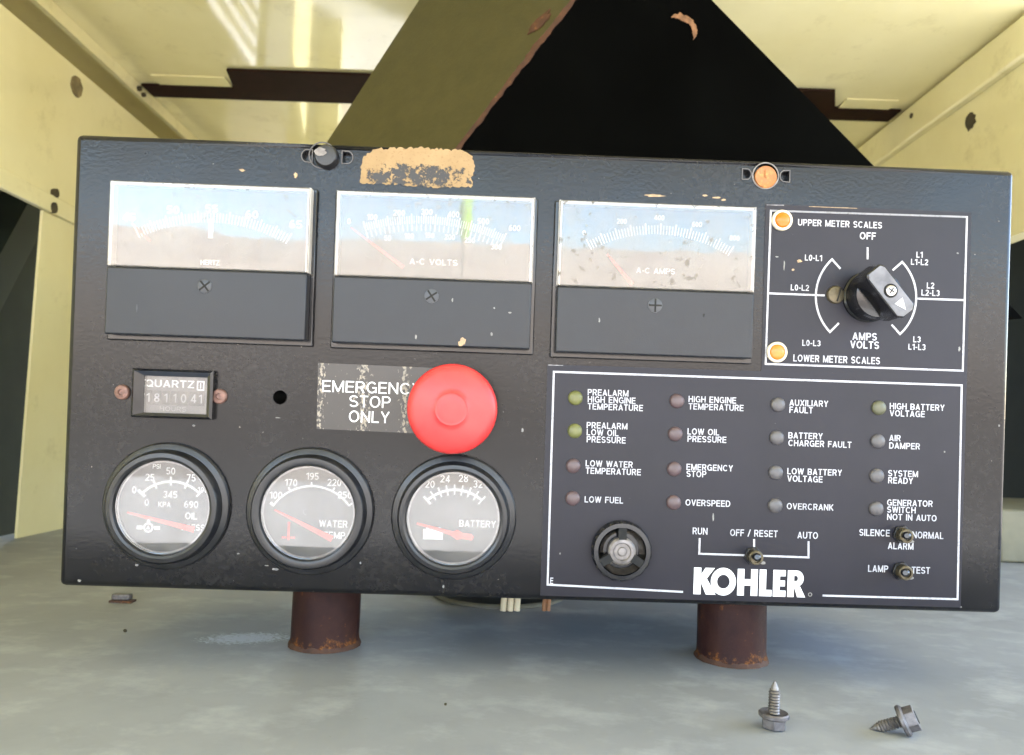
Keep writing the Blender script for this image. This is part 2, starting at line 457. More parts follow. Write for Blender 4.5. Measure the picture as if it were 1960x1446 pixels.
def _arc(cx, cy, rx, ry, a0, a1, n=14):
    return [(cx + rx * math.cos(R(a0 + (a1 - a0) * i / n)), cy + ry * math.sin(R(a0 + (a1 - a0) * i / n))) for i in range(n + 1)]
def glyph(ch, t):
    """one grotesque capital or figure of height 1 drawn with strokes of width T: (advance width, strokes)"""
    e = t / 2
    if ch in 'EFLH':
        w_ = {'E': .60, 'F': .56, 'L': .55, 'H': .68}[ch]
        p = [[(e, 0), (e, 1)]]
        if ch in 'EF': p += [[(e, 1 - e), (w_, 1 - e)], [(e, .52), (w_ - .04, .52)]]
        if ch in 'EL': p += [[(e, e), (w_, e)]]
        if ch == 'H': p += [[(w_ - e, 0), (w_ - e, 1)], [(e, .52), (w_ - e, .52)]]
        return w_, p
    if ch == 'I': return t, [[(e, 0), (e, 1)]]
    if ch == 'T': return .62, [[(.31, 0), (.31, 1)], [(0, 1 - e), (.62, 1 - e)]]
    if ch == 'M': return .84, [[(e, 0), (e, 1)], [(.84 - e, 0), (.84 - e, 1)], [(e, .97), (.42, .05)], [(.42, .05), (.84 - e, .97)]]
    if ch == 'N': return .70, [[(e, 0), (e, 1)], [(.70 - e, 0), (.70 - e, 1)], [(e, .96), (.70 - e, .04)]]
    if ch == 'V': return .70, [[(e, .99), (.35, .03)], [(.35, .03), (.70 - e, .99)]]
    if ch == 'W': return .98, [[(e, .99), (.27, .03)], [(.27, .03), (.49, .97)], [(.49, .97), (.71, .03)], [(.71, .03), (.98 - e, .99)]]
    if ch == 'X': return .70, [[(e, .99), (.70 - e, .01)], [(e, .01), (.70 - e, .99)]]
    if ch == 'Y': return .68, [[(e, .99), (.34, .44)], [(.34, .44), (.68 - e, .99)], [(.34, 0), (.34, .46)]]
    if ch == 'Z': return .62, [[(0, 1 - e), (.62, 1 - e)], [(0, e), (.62, e)], [(e, e), (.62 - e, 1 - e)]]
    if ch == 'K': return .68, [[(e, 0), (e, 1)], [(e, .36), (.66 - e, .99)], [(.26, .50), (.68 - e, .01)]]
    if ch == 'A': return .72, [[(e, .01), (.36, .97)], [(.36, .97), (.72 - e, .01)], [(.15, .29), (.57, .29)]]
    if ch in 'OQ0':
        w_ = .58 if ch == '0' else .78
        p = [_arc(w_ / 2, .5, w_ / 2 - e, .5 - e, 0, 180, 18), _arc(w_ / 2, .5, w_ / 2 - e, .5 - e, 180, 360, 18)]
        if ch == 'Q': p.append([(w_ * .56, .26), (w_ - .02, .02)])
        return w_, p
    if ch in 'CG':
        p = [_arc(.38, .5, .38 - e, .5 - e, 42, 318, 24)]
        if ch == 'G': p += [[(.42, .48), (.74, .48)], [(.74 - e, .48), (.74 - e, .04)]]
        return .74, p
    if ch == 'S':
        ry = (1 - t) / 4
        return .64, [_arc(.32, 1 - e - ry, .32 - e, ry, 22, 270, 18) + _arc(.32, e + ry, .32 - e, ry, 90, -158, 18)[1:]]
    if ch in 'PRB':
        m_ = .47; ry = (1 - e - m_) / 2
        p = [[(e, 0), (e, 1)], [(e, 1 - e), (.38, 1 - e)] + _arc(.38, 1 - e - ry, .26 - e, ry, 90, -90, 12)[1:] + [(e, m_)]]
        if ch == 'R': p.append([(.36, m_), (.66 - e, .01)])
        if ch == 'B':
            r2 = (m_ - e) / 2; p.append([(e, e), (.38, e)] + _arc(.38, e + r2, .29 - e, r2, -90, 90, 12)[1:] + [(e, m_ + .004)])
        return (.66 if ch != 'P' else .63), p
    if ch == 'D': return .70, [[(e, 0), (e, 1)], [(e, 1 - e), (.32, 1 - e)] + _arc(.32, .5, .38 - e, .5 - e, 90, -90, 18)[1:] + [(e, e)]]
    if ch == 'U': return .68, [[(e, 1), (e, .34)] + _arc(.34, .34, .34 - e, .34 - e, 180, 360, 16)[1:] + [(.68 - e, 1)]]
    if ch == '1': return .40, [[(.40 - e, 0), (.40 - e, 1)], [(.02, .76), (.40 - e, .94)]]
    if ch == '2': return .58, [_arc(.29, .70, .29 - e, .30 - e, 165, -28, 14) + [(e, e)], [(0, e), (.58, e)]]
    if ch == '3':
        ry = (1 - t) / 4
        return .58, [_arc(.29, 1 - e - ry, .28 - e, ry, 155, -90, 14), _arc(.29, e + ry, .29 - e, ry, 90, -155, 14)]
    if ch == '4': return .60, [[(.44, 0), (.44, 1)], [(0, .26), (.60, .26)], [(e, .26), (.44, .97)]]
    if ch == '5': return .58, [[(.10, 1 - e), (.54, 1 - e)], [(.12, .98), (.08, .50)], _arc(.28, .32, .30 - e, .32 - e, 125, -150, 16)]
    if ch == '6': return .58, [_arc(.29, .31, .29 - e, .31 - e, 0, 360, 20), _arc(.36, .36, .36 - e, .64 - e, 180, 75, 12)]
    if ch == '7': return .56, [[(0, 1 - e), (.56, 1 - e)], [(.56 - e, 1 - e), (.20, 0)]]
    if ch == '8': return .58, [_arc(.29, .75, .26 - e, .25 - e, 0, 360, 20), _arc(.29, .27, .29 - e, .27 - e, 0, 360, 20)]
    if ch == '9': return .58, [_arc(.29, .69, .29 - e, .31 - e, 0, 360, 20), _arc(.22, .64, .36 - e, .64 - e, 0, -105, 12)]
    if ch == '-': return .34, [[(.02, .42), (.32, .42)]]
    if ch == '/': return .40, [[(.02, -.03), (.38, 1.03)]]
    if ch == '.': return t, [[(e, 0), (e, t)]]
    return .34, []
_txt = {}
def glyphs(s, bold=0.0, spacing=1.0):
    key = (s, bold)
    if key not in _txt:
        t = .10 + bold * 3
        bm = bmesh.new(); x = 0; k = 0
        for ch in s.upper():
            w_, st = glyph(ch, t)
            for pl_ in st:
                k += 1
                stroke(bm, [(x + p[0], p[1]) for p in pl_], t, 0, 1 + .02 * (k % 5))
            x += w_ + .13
        bm.verts.index_update()
        co = np.array([v.co[:] for v in bm.verts]); fs = [tuple(v.index for v in f.verts) for f in bm.faces]
        bm.free()
        _txt[key] = (co, fs)
    return _txt[key]
def put_text(bm, s, x, y, cap, width=None, kx=1.0, align='L', bold=.012, wz=0.0, th=.00006, rot=0.0, spacing=1.0):
    """letters CAP high (m), centred on height Y; X is the left, centre or right end"""
    co, fs = glyphs(s, bold, spacing)
    x0, x1 = co[:, 0].min(), co[:, 0].max()
    h0, h1 = 0.0, 1.0
    sy = cap / (h1 - h0); sx = sy * kx if width is None else width / (x1 - x0)
    wd = (x1 - x0) * sx
    ox = {'L': 0, 'C': -wd / 2, 'R': -wd}[align]
    vs = []
    for c in co:
        a, b_ = (c[0] - x0) * sx + ox, (c[1] - (h0 + h1) / 2) * sy
        vs.append(bm.verts.new((x + a * math.cos(rot) - b_ * math.sin(rot), y + a * math.sin(rot) + b_ * math.cos(rot), wz + c[2] * th)))
    for f in fs:
        try: bm.faces.new([vs[i] for i in f])
        except ValueError: pass
    return bm
def text_px(name, s, px, py, cap_px, mat='white_ink', parent=None, wz=.0004, **kw):
    bm = bmesh.new()
    lines = s if isinstance(s, list) else [(s, px, py)]
    width = kw.pop('width_px', None)
    for st, lx, ly in lines:
        u, v = P(lx, ly, wz)
        put_text(bm, st, u, v, cap_px * PX, wz=wz, width=None if width is None else width * PX, **kw)
    return finish(bm, name, mat, parent, smooth=False)

# ================================================================== large structure
def wbox(name, mat, x0, x1, y0, y1, z0, z1, parent=None, bev=0.0):
    bm = bmesh.new(); box(bm, x0, x1, y0, y1, z0, z1)
    if bev: bevel(bm, bev, 2)
    return finish(bm, name, mat, parent)

XL, XR, ZC = -.525, .545, H + .467            # inner faces of the side walls, underside of the roof
ROOF_F, BACK = -1.15, 1.90                    # front lip of the roof, back wall
GZ = -.90                                     # ground level outside

bm = bmesh.new(); box(bm, -150, 150, -200, 150, GZ - .05, GZ)
structure(finish(bm, 'ground', 'dry_ground'))
bm = bmesh.new(); box(bm, -4, 3, -4.25, 4, GZ + .0005, GZ + .03)  # out of view, added to be mirrored and to bounce light inside
structure(finish(bm, 'unseen_pavement', 'concrete'))
bm = bmesh.new(); box(bm, -.56, .70, .16, BACK - .002, -.035, 0)
bevel(bm, .006, 2)
structure(finish(bm, 'deck', 'deck_paint'))

enc = thing('generator_enclosure', 'cream yellow painted sheet metal enclosure whose walls and roof surround the control panel', 'enclosure', (0, 1.0, GZ + .03))
enc_inv = Matrix.Translation((0, -1.0, -GZ - .03))
def epart(name, mat, bm, parent=enc, **kw):
    bmesh.ops.transform(bm, matrix=enc_inv, verts=bm.verts[:])
    return finish(bm, name, mat, parent, **kw)
def ebox(name, mat, x0, x1, y0, y1, z0, z1, parent=enc, bev=0.0):
    bm = bmesh.new(); box(bm, x0, x1, y0, y1, z0, z1)
    if bev: bevel(bm, bev, 2)
    return epart(name, mat, bm, parent)

OT = H + .232                                 # top of the side openings
RT = H + .252                                 # top of the folded rail over them
# left wall: upper sheet, folded rail, lower sheet behind the opening; everything in one folded sheet each
LW = bmesh.new()
box(LW, XL - .02, XL, -.05, BACK, RT + .0005, H + .416)
left = epart('side_wall', 'cream_paint', LW)
left['label'] = 'bright left side wall with a brown round hole'
bm = bmesh.new(); box(bm, XL - .004, XL + .004, -.05, BACK, OT, RT); bevel(bm, .0015, 2)
epart('opening_rail', 'cream_paint', bm, left)
YJ = .834
bm = bmesh.new(); box(bm, XL - .004, XL - .001, YJ, 1.20, .0005, OT - .0005)
epart('lower_sheet', 'cream_paint', bm, left)
bm = bmesh.new(); box(bm, XL - .02, XL - .001, -.05, .70, .0005, OT - .0005)  # unseen front stretch, added to block light from the left
epart('lower_sheet', 'cream_paint', bm, left)
# louvred stretch of the left wall further back, then solid sheet
bm = bmesh.new(); box(bm, XL - .02, XL - .001, 1.52, BACK, .0005, OT - .0005)
epart('lower_sheet', 'cream_paint', bm, left)
bm = bmesh.new()
for k in range(8):
    z0 = .02 + k * .042
    hull8(bm, [(XL - .002, 1.2005, z0), (XL - .002, 1.5195, z0), (XL - .002, 1.5195, z0 + .003), (XL - .002, 1.2005, z0 + .003)],
          [(XL - .03, 1.2005, z0 - .018), (XL - .03, 1.5195, z0 - .018), (XL - .03, 1.5195, z0 - .015), (XL - .03, 1.2005, z0 - .015)])
epart('louvre', 'cream_paint', bm, left)
bm = bmesh.new(); box(bm, XL - .10, XL - .08, -.05, BACK, H + .380, ZC)
box(bm, XL - .0795, XL - .0205, -.05, BACK, H + .380, H + .384)
epart('roof_cove', 'cream_paint', bm, left)
bm = bmesh.new()
box(bm, XL - .006, XL + .001, -.05, BACK, H + .450, ZC - .0005); 
epart('roof_angle', 'cream_paint', bm, left)
# the round hole, bolts
hp = on_x(146, 166, XL)
def wall_disc(cx, yz, r_, x0, x1, n=20, seed=0, amp=.12):
    bm = bmesh.new()
    pts = ragged(yz[0], yz[1], r_ * .95, r_, n, amp, seed)
    hull8(bm, [(x0, p[0], p[1]) for p in pts], [(x1, p[0], p[1]) for p in pts])
    return bm
plain('hole_brown', (.20, .16, .08), .8, var=.4, scale=90)
plain('dull_cream', (.17, .16, .105), .6, var=.15, scale=30)
plain('dark_hole', (.05, .04, .02), .8, var=.4, scale=90)
epart('plugged_hole', 'hole_brown', wall_disc(XL, (hp.y, hp.z), .0125, XL - .001, XL + .0012, 22, 2), left)  # flat brown disc laid over the wall where the hole is
for px, py, r_ in ((107, 370, .0050), (103, 398, .0062), (268, 170, .0035), (276, 182, .003)):
    q = on_x(px, py, XL + .004)
    epart('bolt_hole', 'dark_hole', wall_disc(XL, (q.y, q.z), r_, XL + .0005, XL + .0055, 12, px * .1), left)

# right wall, further back only (the front of this side is open)
RW = bmesh.new(); box(RW, XR, XR + .02, .76, BACK, OT + .0005, H + .417)
right = epart('side_wall', 'cream_paint', RW)
bm = bmesh.new(); box(bm, XR - .010, XR + .02, .76, BACK, H + .4175, H + .463); bevel(bm, .003, 2)
epart('roof_angle', 'cream_paint', bm, right)
bm = bmesh.new(); box(bm, XR, XR + .02, .98, BACK, .0005, OT - .0003)
epart('lower_sheet', 'cream_paint', bm, right)
hp = on_x(1858, 233, XR)
epart('plugged_hole', 'dark_hole', wall_disc(XR, (hp.y, hp.z), .0105, XR - .001, XR + .002, 16, 5, .3), right)
q = on_x(1745, 222, XR - .010)
epart('bolt_hole', 'dark_hole', wall_disc(XR, (q.y, q.z), .0035, XR - .0115, XR - .005, 10, 8), right)

# back wall with an opening at the left
bm = bmesh.new(); box(bm, XL, -.46, BACK, BACK + .02, 0, ZC)
box(bm, -.30, XR, BACK, BACK + .02, 0, ZC); box(bm, -.4595, -.3005, BACK, BACK + .02, H + .30, ZC)
epart('back_wall', 'cream_paint', bm)

# roof: front panel with a folded lip, rear panel
bm = bmesh.new(); box(bm, XL - .66, XR + .42, ROOF_F, .9995, ZC, ZC + .03)  # wide side eaves, out of view, added to keep the sun out
roof = epart('roof', 'cream_paint', bm)
bm = bmesh.new(); box(bm, XL - .66, XR + .64, 1.0, BACK + .02, ZC + .0005, ZC + .03)
epart('rear_roof', 'cream_paint', bm, roof)
# rust-brown cross channel under the roof, narrower towards both ends
YC0, YC1 = .965, 1.055
pts = [(XL + .004, 1.018), (-.392, 1.018), (-.384, YC0), (.418, YC0), (.440, 1.018), (XR - .012, 1.018), (XR - .012, YC1), (XL + .004, YC1)]
bm = bmesh.new(); prism(bm, pts, ZC - .004, ZC - .0005)
bevel(bm, .0008, 1)
epart('cross_channel', 'channel_brown', bm, roof)
for x0, x1 in ((XL + .03, -.395), (.445, XR - .03)):
    bm = bmesh.new(); box(bm, x0, x1, .990, 1.0175, ZC - .0025, ZC - .0005)
    epart('channel_flange', 'cream_paint', bm, roof)
# base below the deck
ebox('base', 'cream_paint', XL - .02, XR + .02, .17, BACK + .02, GZ + .0305, -.0355)

# ------------------------------------------------------------------ tapered duct behind the panel
YF, YB = .62, .70
def ext(pa, pb, y, zt, zb):
    a, b_ = on_y(*pa, y), on_y(*pb, y)
    f = lambda z: a + (b_ - a) * ((z - a.z) / (b_.z - a.z))
    return f(zt), f(zb)
apexL, footL = ext((1100, 0), (882, 280), YF, H + .40, .24)
apexR, footR = ext((1362, 0), (1660, 305), YF, H + .40, .24)
B1 = on_y(630, 270, YB); pn = (apexL - footL).cross(B1 - footL)
_d = ray(805, 0); B2 = EYE + _d * ((footL - EYE).dot(pn) / _d.dot(pn))
bkL, bkfL = (B1 + (B2 - B1) * ((z - B1.z) / (B2.z - B1.z)) for z in (H + .464, .24))
dct = thing('tapered_duct', 'black tapered steel duct with the mirrored wall painted olive on its left side rising to the roof behind the panel', 'duct', (footL.x, YF, 0))
print('duct back', B1, B2)
dinv = Matrix.Translation((-footL.x, -YF, 0))
def dpart(name, mat, bm, parent=dct):
    bmesh.ops.transform(bm, matrix=dinv, verts=bm.verts[:])
    return finish(bm, name, mat, parent, smooth=False)
th = Vector((0, .004, 0))
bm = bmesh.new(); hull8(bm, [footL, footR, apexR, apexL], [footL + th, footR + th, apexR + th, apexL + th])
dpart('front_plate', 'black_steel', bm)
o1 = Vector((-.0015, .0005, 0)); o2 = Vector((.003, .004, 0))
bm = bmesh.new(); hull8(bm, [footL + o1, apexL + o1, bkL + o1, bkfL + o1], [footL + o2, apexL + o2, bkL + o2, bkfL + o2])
sidep = dpart('side_plate', 'olive_reflection', bm)
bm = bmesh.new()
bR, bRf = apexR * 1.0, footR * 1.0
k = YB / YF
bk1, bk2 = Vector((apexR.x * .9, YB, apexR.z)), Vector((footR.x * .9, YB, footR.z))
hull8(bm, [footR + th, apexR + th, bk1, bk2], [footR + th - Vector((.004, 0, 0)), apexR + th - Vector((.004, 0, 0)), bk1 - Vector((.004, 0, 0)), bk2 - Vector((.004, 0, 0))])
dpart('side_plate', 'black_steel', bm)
bm = bmesh.new(); box(bm, -.06, .16, YF + .02, YF + .10, .0005, .262)
dpart('pedestal', 'black_steel', bm)
# rust creeping along the welded edge, and a scab on the front plate
bm = bmesh.new()
ed = (apexL - footL); n = 90
pts_in, pts_out = [], []
for i in range(n + 1):
    p = footL + ed * (i / n)
    wv = max(0.0003, .0007 + .0034 * mnoise.noise((i * .13, 1.7, 0)) + .003 * mnoise.noise((i * .61, 4.7, 0)))
    q = (bkfL + (bkL - bkfL) * (i / n)) - p
    pts_in.append(p + Vector((-.0022, -.0006, 0)) + q.normalized() * wv)
    pts_out.append(p + Vector((.0009 + .0018 * random.random(), -.0008, 0)))
for i in range(n):
    hull8(bm, [pts_in[i], pts_in[i + 1], pts_out[i + 1], pts_out[i]], [v + Vector((-.0004, -.0005, 0)) for v in (pts_in[i], pts_in[i + 1], pts_out[i + 1], pts_out[i])])
bmesh.ops.remove_doubles(bm, verts=bm.verts[:], dist=1e-6)
dpart('rust_edge', 'rust_flake', bm, sidep)
c = on_y(1037, 45, YF - .001)
def flake(cx, cy, rx, ry, rot, n, amp, seed, y):
    out = []
    for p in ragged(0, 0, rx, ry, n, amp, seed):
        out.append((cx + p[0] * math.cos(rot) - p[1] * math.sin(rot), y, cy + p[0] * math.sin(rot) + p[1] * math.cos(rot)))
    return out
# scab seen on the olive side near the top
def on_side(px, py):
    d = ray(px, py); n_ = (apexL - footL).cross(bkfL - footL).normalized()
    return EYE + d * ((footL + o1 - EYE).dot(n_) / d.dot(n_))
cs = on_side(1034, 44); ax = (apexL - footL).normalized(); ay = (bkfL - footL).normalized()
nrm = ax.cross(ay).normalized()
if nrm.y > 0: nrm = -nrm
pp = [cs + ax * p[0] + ay * p[1] for p in ragged(0, 0, .012, .006, 26, .35, 3.3)]
bm = bmesh.new(); hull8(bm, [p + nrm * .0002 for p in pp], [p + nrm * .0011 for p in pp])
dpart('rust_scab', 'rust_flake', bm, sidep)
c = [on_y(px, py, YF) for px, py in ((1283, 33), (1300, 26), (1318, 34), (1332, 48), (1334, 62), (1328, 78), (1325, 66), (1323, 52), (1312, 44), (1296, 38))]
fine_pts = []
for i in range(len(c)):
    a, b_ = c[i], c[(i + 1) % len(c)]
    for k in range(4):
        fine_pts.append(a.lerp(b_, k / 4) + Vector((random.uniform(-.0008, .0008), 0, random.uniform(-.0008, .0008))))
bm = bmesh.new(); hull8(bm, [p + Vector((0, -.0002, 0)) for p in fine_pts], [p + Vector((0, -.0010, 0)) for p in fine_pts])
plain('rust_light', (.20, .105, .055), .85, var=.4, scale=200)
dpart('rust_scab', 'rust_light', bm)

# ------------------------------------------------------------------ things seen through the side openings
bm = bmesh.new()
a, b_ = on_x(78, 395, -.60), on_x(-30, 600, -.60)
d = (b_ - a).normalized(); n_ = Vector((0, d.z, -d.y))
for s0, s1, x0, x1 in ((-.020, .016, -.612, -.600), (.016, .020, -.640, -.600)):
    hull8(bm, [a - d * .1 + n_ * s0 + Vector((x0 + .6, 0, 0)), a - d * .1 + n_ * s1 + Vector((x0 + .6, 0, 0)), a - d * .1 + n_ * s1 + Vector((x1 + .6, 0, 0)), a - d * .1 + n_ * s0 + Vector((x1 + .6, 0, 0))],
          [b_ + d * .5 + n_ * s0 + Vector((x0 + .6, 0, 0)), b_ + d * .5 + n_ * s1 + Vector((x0 + .6, 0, 0)), b_ + d * .5 + n_ * s1 + Vector((x1 + .6, 0, 0)), b_ + d * .5 + n_ * s0 + Vector((x1 + .6, 0, 0))])
st = finish(bm, 'steel_strut', 'green_strut', smooth=False)
tag(st, 'dark green diagonal steel strut seen through the opening in the left wall', 'strut')
cab = wbox('dark_backing', 'backing_dark', -1.15, -.70, .10, 1.18, GZ + .03, .75, bev=.01)  # dark block added behind the left opening to keep it black
tag(cab, 'dark green cabinet added to darken the opening in the left wall', 'backing')
cab = wbox('dark_backing', 'backing_dark', .78, 1.15, .82, 2.1, GZ + .03, .75, bev=.01)  # same on the right, added so the opening stays dark
tag(cab, 'black cabinet added to darken the opening in the right wall', 'backing')
q = on_y(1938, 968, .95)
lb = wbox('ledge_block', 'dull_cream', .575, .76, .885, 1.10, 0.0003, q.z, bev=.003)
tag(lb, 'low dull cream block on the deck beyond the right end of the panel', 'block')
# ================================================================== control panel
panel = thing('control_panel', 'black generator control panel with meters, round gauges, red stop button and indicator lamps', 'control panel', mat=PMAT)

# housing: beveled box, hole and latch cut-outs sunk into it
BD = .165
TL, TR_, BR_, BL = (-.25, PH), (.25, PH), (.25, 0), (-.25, 0)
bm = bmesh.new(); prism(bm, [BL, BR_, TR_, TL], -BD, 0)
bevel(bm, .0032, 4)
housing = finish(bm, 'housing', 'housing_paint', panel, angle=50)
def cut(target, bm):
    c_ = finish(bm, 'cutter', 'black_matte', None, smooth=False)
    c_.matrix_world = PMAT
    md = target.modifiers.new('cut', 'BOOLEAN'); md.operation = 'DIFFERENCE'; md.object = c_; md.solver = 'EXACT'
    bpy.context.view_layer.update()
    dg = bpy.context.evaluated_depsgraph_get()
    me = bpy.data.meshes.new_from_object(target.evaluated_get(dg))
    target.modifiers.clear(); target.data = me
    bpy.data.objects.remove(c_)
u, v = P(536, 761)
bm = bmesh.new(); lathe(bm, u, v, [(0, -.03), (.0037, -.03), (.0037, .01), (0, .01)], 28)
cut(housing, bm)
# D-shaped slots beside the two quarter-turn fasteners
def dshape(px, py, rpx, flip, skew=1.0):
    u, v = P(px, py); r_ = rpx * PX
    pts = [(u - flip * r_ * .7, v - r_ * .95), (u - flip * r_ * .7, v + r_ * .95)]
    arc = [(u + flip * r_ * math.cos(a) * .9, v + r_ * math.sin(a) * .95) for a in np.linspace(math.pi / 2, -math.pi / 2, 10)]
    return pts[:1] + [pts[1]] + arc[1:-1]
for px, py, r_, fl in ((589, 299, 11, -1), (664, 302, 11, 1), (1428, 334, 9, 1), (1503, 338, 10, -1)):
    pts = dshape(px, py, r_, fl)
    bm = bmesh.new(); prism(bm, pts, -.004, .01); cut(housing, bm)
for px, py in ((617, 298), (1465, 337)):
    u, v = P(px, py)
    bm = bmesh.new(); lathe(bm, u, v, [(0, -.004), (.0066, -.004), (.0066, .01), (0, .01)], 32); cut(housing, bm)
# bright worn rims around the slots
for px, py, r_, fl in ((589, 299, 13, -1), (664, 302, 13, 1), (1428, 334, 11, 1), (1503, 338, 12, -1)):
    pts = dshape(px, py, r_, fl); bm = bmesh.new()
    stroke(bm, pts + [pts[0]], .0005, .0001, .0005); finish(bm, 'slot_rim', 'counter_grey', housing)
# quarter-turn fasteners
u, v = P(622, 299)
bm = bmesh.new(); lathe(bm, u + .0012, v - .0008, [(0, -.003), (.0060, -.003), (.0064, .001), (.0060, .0034), (.0052, .0044), (.0030, .0046), (0, .0046)], 32)
fs = finish(bm, 'quarter_turn_fastener', 'black_satin', panel); fs['label'] = 'dark dome fastener with a pale patch'
bm = bmesh.new(); prism(bm, ragged(P(613, 291, .005)[0], P(613, 291, .005)[1], .0030, .0022, 18, .25, 4), .0036, .0050)  # ragged pale patch at the upper left of the dome
finish(bm, 'pale_patch', 'dull_steel', fs)
u, v = P(1465, 340)
bm = bmesh.new(); lathe(bm, u, v, [(0, -.003), (.0056, -.003), (.0060, .0006), (.0056, .0012), (.0048, .0008), (.0018, .0005), (0, .0009)], 32)
fs = finish(bm, 'quarter_turn_fastener', 'rusty_screw', panel); fs['label'] = 'orange rusted fastener without its head'
bm = bmesh.new(); box(bm, u - .0005, u + .0005, v - .0004, v + .0036, .0002, .0014)
finish(bm, 'slot_ridge', 'rusty_screw', fs)
for px, py in ((617, 298), (1465, 337)):
    u, v = P(px, py)
    bm = bmesh.new(); lathe(bm, u, v, [(.0066, -.0002), (.0072, -.0002), (.0072, .0004), (.0066, .0004)], 36, closed=True)
    finish(bm, 'slot_rim', 'dull_steel' if px > 1000 else 'counter_grey', housing)

# torn label residue
def ragged_poly(px_pts, amp, step=6):
    out = []
    for i in range(len(px_pts)):
        a, b_ = Vector(px_pts[i]), Vector(px_pts[(i + 1) % len(px_pts)])
        n = max(1, int((b_ - a).length / step)); nn = Vector((-(b_ - a).y, (b_ - a).x)).normalized()
        for k in range(n):
            q = a.lerp(b_, k / n) + nn * random.uniform(-amp, amp)
            out.append(P(q.x, q.y))
    return out[::-1]
bm = bmesh.new(); prism(bm, ragged_poly([(690, 325), (697, 300), (722, 285), (800, 283), (880, 288), (904, 300), (908, 318), (902, 340), (905, 358), (862, 360), (800, 357), (735, 352), (690, 350)], 2.6, 4), .00002, .00025)
finish(bm, 'torn_label', 'torn_label', housing, smooth=False)
plain('chip_tan', (.40, .28, .17), .7, var=.3, scale=600)
plain('chip_pale', (.22, .215, .21), .6, var=.3, scale=600)
for px, py, rx, ry, mt in ((1253, 375, 16, 2.6, 'chip_tan'), (1350, 375, 6, 1.6, 'chip_tan'), (1372, 379, 9, 1.8, 'chip_tan'), (1385, 383, 4, 2, 'chip_tan'),
                           (463, 326, 6, 2.2, 'chip_tan'), (566, 336, 4, 5, 'chip_tan'), (262, 1082, 4, 3, 'chip_pale'), (527, 1090, 9, 3, 'chip_pale'), (510, 1083, 5, 1.5, 'chip_pale'),
                           (849, 1123, 2.5, 4, 'chip_pale'), (1000, 824, 3, 5, 'chip_pale'), (532, 800, 7, 1, 'chip_pale'), (371, 815, 4, 2, 'chip_pale'), (456, 1060, 3, 2, 'chip_pale'),
                           (690, 1078, 2, 3, 'chip_pale'), (1838, 1162, 4, 2, 'chip_pale'), (152, 1112, 4, 3, 'chip_pale'), (920, 1098, 5, 4, 'black_matte'), (1912, 815, 2, 3, 'chip_pale')):
    u, v = P(px, py)
    bm = bmesh.new(); prism(bm, ragged(u, v, rx * PX * (.75 if mt == 'chip_pale' else 1), ry * PX * (.75 if mt == 'chip_pale' else 1), 14, .5, px * .37), .00002, .00012)
    finish(bm, 'paint_chip', mt, housing, smooth=False)

# ---- three rectangular analog meters
MW = .0098                                       # how far they stand out
def inset(q, d):
    c_ = (sum(p[0] for p in q) / 4, sum(p[1] for p in q) / 4)
    return [(p[0] + (d if p[0] < c_[0] else -d), p[1] + (d if p[1] < c_[1] else -d)) for p in q]
def meter(label, corners, split, screw, screw_rot, pane_mat, build_dial):
    q = [P(*p, MW) for p in corners]             # TL TR BR BL
    x0, x1 = (q[0][0] + q[3][0]) / 2, (q[1][0] + q[2][0]) / 2
    y1, y0 = (q[0][1] + q[1][1]) / 2, (q[2][1] + q[3][1]) / 2
    sy = (P(*split[0], MW)[1] + P(*split[1], MW)[1]) / 2
    # back flange and the lower opaque cover / upper case walls
    bm = bmesh.new(); box(bm, x0 - .0018, x1 + .0018, y0 - .0022, y1 + .0008, .0001, .0022)
    bevel(bm, .0006, 2)
    root = finish(bm, 'panel_meter', 'black_gloss', panel); root['label'] = label
    bm = bmesh.new(); box(bm, x0 + .0004, x1 - .0004, y0 + .0004, sy - .0006, .0023, MW)
    bevel(bm, .0009, 3)
    finish(bm, 'lower_cover', 'meter_cover', root)
    # clear window box: front pane + thin frame line + side walls
    bm = bmesh.new(); box(bm, x0 + .0004, x1 - .0004, sy - .0002, y1 - .0003, MW - .0016, MW)
    bevel(bm, .0007, 3)
    finish(bm, 'window', pane_mat, root)
    bm = bmesh.new()
    tw = .0018
    for a in ((x0 + .0002, x0 + tw, sy, y1), (x1 - tw, x1 - .0002, sy, y1), (x0 + tw + .0001, x1 - tw - .0001, y1 - tw, y1 - .0002)):
        box(bm, a[0], a[1], a[2], a[3], .0023, MW - .0018)
    finish(bm, 'window_case', 'frame_clear', root)
    bm = bmesh.new(); box(bm, x0 + tw + .0003, x1 - tw - .0003, sy - .0004, y1 - tw - .0003, .0023, .0034)
    dial = finish(bm, 'dial', 'dial_black', root)
    # cross-slot adjuster
    u, v = P(*screw, MW); r_ = .0037
    bm = bmesh.new(); lathe(bm, u, v, [(0, MW - .001), (r_, MW - .001), (r_, MW + .00035), (r_ * .86, MW + .0005), (0, MW + .0005)], 32)
    sc = finish(bm, 'zero_adjuster', 'black_cap', root)
    bm = bmesh.new()
    for a in (screw_rot, screw_rot + math.pi / 2):
        d = Vector((math.cos(a), math.sin(a))) * r_ * .92
        stroke(bm, [(u - d.x, v - d.y), (u + d.x, v + d.y)], .0009, MW + .0003, MW + .00058 + .00002 * (a > 1))
    finish(bm, 'zero_adjuster', 'black_matte', root)
    build_dial(root, dial, (x0, x1, sy, y1))
    return root
plain('frame_clear', (.60, .56, .52), .15, var=.1)
plain('black_cap', (.035, .038, .046), .35, var=.2)
DZ = .0036
